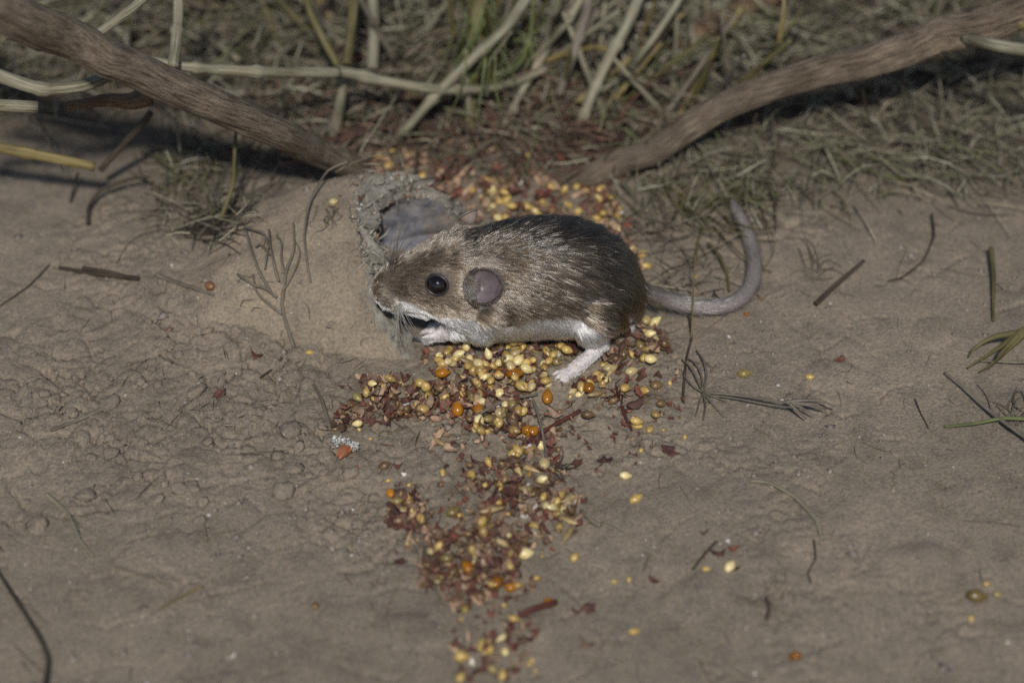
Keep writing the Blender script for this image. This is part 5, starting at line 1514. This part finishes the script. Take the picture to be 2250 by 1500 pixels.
singles = [
 ('chestnut', 463, 628, 'round brown seed lying alone on the bare soil left of the tube', 1.15, 2.2),
 ('redhusk', 560, 780, 'brick red leaf scrap on the crust below the tube sprig', 1.0, 0),
 ('brownhusk', 374, 722, 'little round brown husk on the soil at the left', .55, 0),
 ('yellow', 681, 774, 'small yellow seed at the foot of the tube', .7, 0),
 ('cream', 733, 446, 'pale flat seed lying on top of the tube', .85, 0),
 ('redhusk', 748, 434, 'tiny red scrap beside the pale seed on the tube', .35, 0),
 ('darkhusk', 792, 436, 'dark scrap on top of the tube next to the torn edge', .65, 0),
 ('amber', 1203, 870, 'amber seed standing on its point below the mouse foot', 1.15, 1.5),
 ('amber', 1292, 850, 'amber seed in the small pile at the toes', 1.1, 2.2),
 ('amber', 1005, 898, 'amber seed at the left of an amber pair', 1.15, 1.7),
 ('amber', 1051, 895, 'amber seed resting on a cream seed', 1.25, 1.6),
 ('cream', 1052, 921, 'cream seed propping up the amber one', 1.2, 1.7),
 ('cream', 1102, 905, 'largest flat cream seed at the lower edge of the heap', 1.35, .8),
 ('cream', 1098, 864, 'cream seed next to the grey forked grass stem', 1.15, .2),
 ('yellow', 925, 841, 'flat yellow seed alone in front of the tube', 1.1, .2),
 ('yellow', 942, 868, 'yellow seed just below the flat yellow one', 1.0, 1.4),
 ('cream', 1196, 1016, 'cream seed with a bright glint at the thin brown stem', 1.3, 1.5),
 ('cream', 1191, 1052, 'cream seed with a pointed tip below the glinting one', 1.0, -.3),
 ('cream', 1210, 1114, 'oval cream seed at the start of the right arm of the trail', 1.25, -.1),
 ('cream', 1243, 1113, 'greyish cream seed right of the oval one', 1.1, 1.0),
 ('cream', 1154, 1215, 'cream seed on the right rim of the lower patch', 1.3, .2),
 ('amber', 1091, 1278, 'round dark amber seed below the lower patch', 1.15, 1.2),
 ('amber', 1121, 1283, 'amber seed right of the round dark one', 1.15, 1.7),
 ('amber', 1027, 1243, 'amber seed inside the lower husk patch', 1.15, 1.9),
 ('yellow', 1140, 1285, 'small pale yellow seed at the end of the amber pair', .8, 0),
 ('yellow', 1398, 1094, 'yellow seed alone on the smooth soil right of the trail', 1.1, .6),
 ('cream', 1375, 1044, 'pale seed alone above the lone yellow seed', .95, .2),
 ('cream', 1604, 1243, 'cream seed beside dark red scraps at the lower right', 1.1, 1),
 ('yellow', 1552, 1249, 'tiny yellow seed left of the cream one among red scraps', .6, 0),
 ('yellow', 1262, 1224, 'small yellow seed right of the lower patch', .85, 1),
 ('yellow', 1779, 827, 'flat yellow speck of seed on the bare soil at the right', .8, -.4),
 ('olive', 1636, 820, 'brown flat seed half sunk near the needle sprig', 1.1, .1),
 ('cream', 1388, 815, 'flat cream seed lying on bare soil right of the foot', 1.1, .4),
 ('cream', 1430, 788, 'cream seed just above the flat one', 1.1, 0),
 ('cream', 1316, 796, 'cream seed touching the heel of the hind foot', 1.05, .3),
 ('cream', 1421, 702, 'left of two pale seeds under the tail root', 1.1, 1.3),
 ('cream', 1440, 706, 'right of two pale seeds under the tail root', 1.1, .3),
 ('grain', 1163, 1028, 'long striped oval grain in the trail left of the glinting seed', 1.0, -.5),
 ('grain', 1311, 864, 'long striped grain at the edge of the toe pile', 1.0, .35),
 ('grain', 1032, 797, 'large tan oval grain on top of the heap', 1.05, -.1),
 ('grain', 1095, 1190, 'olive oval grain in the lower patch', .9, -.6),
 ('grain', 965, 970, 'split yellow grain alone between heap and trail', .75, -.8),
 ('tanhusk', 1220, 910, 'orange tan papery husk under the standing amber seed', 1.25, -.6),
 ('darkhusk', 1470, 990, 'dark red leaf scrap alone on the smooth soil', 1.1, 0),
 ('darkhusk', 1330, 1012, 'veined dark red bud husk right of the trail', 1.1, .8),
 ('darkhusk', 1270, 1018, 'small dark red scrap between trail and veined bud', .7, 0),
 ('redhusk', 1848, 790, 'rust red starry scrap on the soil near the right edge', .9, 0),
 ('darkhusk', 1434, 1275, 'dark star shaped scrap at the lower right of the trail', .9, 0),
 ('darkhusk', 1582, 1216, 'dark red scrap above the tiny yellow seed', .9, 0),
 ('darkhusk', 1620, 1250, 'feathery dark red scrap right of the lone cream seed', .8, 0),
 ('redhusk', 1612, 1205, 'orange brown lacy scrap above the lone cream seed', .9, 0),
 ('brownhusk', 1548, 1172, 'small dark brown seed coat above the red scraps', .6, 0),
 ('darkhusk', 880, 1234, 'square dark scrap left of the lower patch', .8, 0),
 ('darkhusk', 1295, 1337, 'round dark husk with a stem near the bottom', .85, 0),
 ('darkhusk', 1268, 1343, 'dark scrap joined to the round husk near the bottom', .7, 0),
 ('brown', 693, 1330, 'small dark brown seed alone at the lower left', .8, 1.6),
 ('brownhusk', 1285, 1414, 'flat brown scrap near the bottom edge', 1.0, 0),
 ('yellow', 1394, 1386, 'blurred yellow seed near the bottom right of the trail', .8, 0),
 ('amber', 1748, 1440, 'orange glossy husk at the bottom right', .9, 0),
 ('olive', 2148, 1308, 'big glossy olive seed with a dark end at the right edge', 1.5, .1),
 ('yellow', 2168, 1282, 'small yellow seed above the big olive one', .6, 0),
 ('olive', 2192, 1305, 'small ringed brown seed right of the big olive one', .7, 0),
 ('yellow', 2134, 1356, 'small yellow seed below the big olive one', .6, 1.4),
 ('yellow', 1530, 608, 'tiny bright yellow speck inside the tail loop', .45, 1.4),
 ('amber', 1640, 690, 'tiny orange seed under the bend of the tail', .45, 0),
 ('brownhusk', 1672, 655, 'small yellow brown scrap at the outer bend of the tail', .7, 0),
 ('brown', 1454, 886, 'dark brown seed right of the red stalk scraps', 1.0, .6),
 ('yellow', 1441, 910, 'upper of two yellow seeds under the dark brown one', .8, -.4),
 ('yellow', 1428, 942, 'lower of two yellow seeds under the dark brown one', .85, 1.2),
 ('darkhusk', 1400, 888, 'dark red knobbly stalk scrap beside the dark brown seed', 1.3, .2),
 ('yellow', 1065, 1412, 'plump yellow seed at the top of the bottom edge patch', 1.0, 0),
 ('yellow', 1012, 1486, 'blurred yellow seed at the bottom edge', 1.0, 1.2),
 ('yellow', 1130, 1358, 'orange yellow seed beside the arched red stem', .85, 0),
 ('amber', 1205, 1320, 'bright orange husk crowning the arched red stem', .75, 0),
 ('yellow', 1382, 1272, 'thin yellow grain upright on the soil right of the trail', .5, 1.5),
 ('yellow', 1350, 1277, 'small yellow seed left of the thin upright one', .5, .3),
 ('whitehusk', 888, 1042, 'tiny white husk below the brown bract at the left', .6, 0),
 ('brown', 845, 1022, 'olive brown bract on the soil below the white tuft', 1.0, .2),
 ('redhusk', 875, 1026, 'small red scrap touching the olive brown bract', .8, 0),
 ('whitehusk', 1161, 983, 'speckled white husk beside the thin brown stem', 1.0, 0),
 ('olive', 1068, 1135, 'olive round seed between the arms of the trail', 1.1, .8),
 ('brown', 1292, 910, 'dark round bud at the end of the red stem', 1.05, 0),
 ('olive', 995, 1123, 'dull ringed olive seed between the left arm and the middle of the trail', 1.1, .5),
 ('cream', 1008, 778, 'white round seed near the chest at the left of the heap', 1.05, 0),
 ('cream', 1131, 776, 'white seed at the crest of the heap under the belly', 1.1, .2),
 ('cream', 1140, 790, 'oval white seed leaning below the crest seed', 1.2, 1.0),
 ('cream', 1158, 810, 'plump pale seed at the lower right of the heap', 1.2, .2),
 ('amber', 1103, 817, 'smaller of two amber seeds lying together in the heap', 1.0, 0),
 ('amber', 1130, 819, 'larger of two amber seeds lying together in the heap', 1.25, 0),
 ('amber', 972, 819, 'amber seed at the left end of the heap near the tube', 1.05, 0),
 ('chestnut', 1064, 812, 'chestnut seed in the front of the heap', 1.1, 0),
]
RS = random.Random(77)
for k, x, y, lab, sc, rot in singles:
    dense = 755 < y < 935 and 940 < x < 1300
    put(k, x, y, '', scale=sc, rot=rot, label=lab, tilt=.25, R=RS, h=(2.6 if dense else None))

# orange brown bud with a white fluffy tuft
def bud():
    b0 = GP(756, 992, 1.4)
    e = link('bud', None, label='orange brown oval bud with a white woolly tuft at the left end of the husks', cat='bud', loc=Vector(b0 * MM))
    m = seed_mesh('bud_scale', 2.2, 1.15, 1.0, .5, M_TAN2, 44, 14, 14, .25)
    c = link('bud_core', m, e); c.rotation_euler = (0, .1, math.radians(245))
    s2 = seed_mesh('bract', 1.9, .5, .35, .6, M_TAN2, 45)
    for dx, dy, rz in ((-.9, .3, 252), (.95, .2, 236)):
        q = link('bract', s2, e, loc=Vector((dx * MM, dy * MM, .1 * MM))); q.rotation_euler = (0, .1, math.radians(rz))
    R = random.Random(9); V, F, T = [], [], []
    for _ in range(150):
        t = R.random(); cx = -2.6 + 5.6 * t; cy = 3.2 - 2.6 * t * t + R.gauss(0, .5)
        o = np.array([cx, cy, R.uniform(-.6, .9)]); r = R.uniform(.25, .55)
        for a, b_, c_ in (((1, 0, 0), (0, 1, 0), (0, 0, 1)), ((-1, 0, .3), (0, -1, .4), (.2, .3, 1))):
            pts = [o + r * (np.array(v) + np.array([R.uniform(-.4, .4) for _ in range(3)])) for v in (a, b_, c_)] + [o - r * np.array([.4, .4, .5])]
            off = len(V); V += pts; F += [(off, off + 1, off + 2), (off, off + 3, off + 1), (off + 1, off + 3, off + 2), (off, off + 2, off + 3)]
            g = R.uniform(.42, .66); T += [(g, g * .98, g * .93)] * 4
    add_tinted('woolly_tuft', V, F, T, M_LITTER, parent=e, kind='stuff')
M_TAN2 = husk_mat('orange_brown_scale', (.26, .085, .03), (.42, .18, .085), .45)
bud()
# white tips
stick('twig', 'white sliver at the end of the brown thread at the lower left', 'twig', [(342, 1266, .7), (372, 1282, .5)], .42, .2, M_PALE, 6, .05)
put('whitehusk', 512, 1440, '', label='white flake at the bottom left with a dark streak behind', scale=1.0, rot=.4, R=RS)
put('whitehusk', 728, 1205, '', label='thin white flake left of the trail', scale=.5, rot=-.8, R=RS)
put('darkhusk', 482, 866, '', label='dark grey angular soil chip in the crust at the left', scale=.9, rot=.8, R=RS)
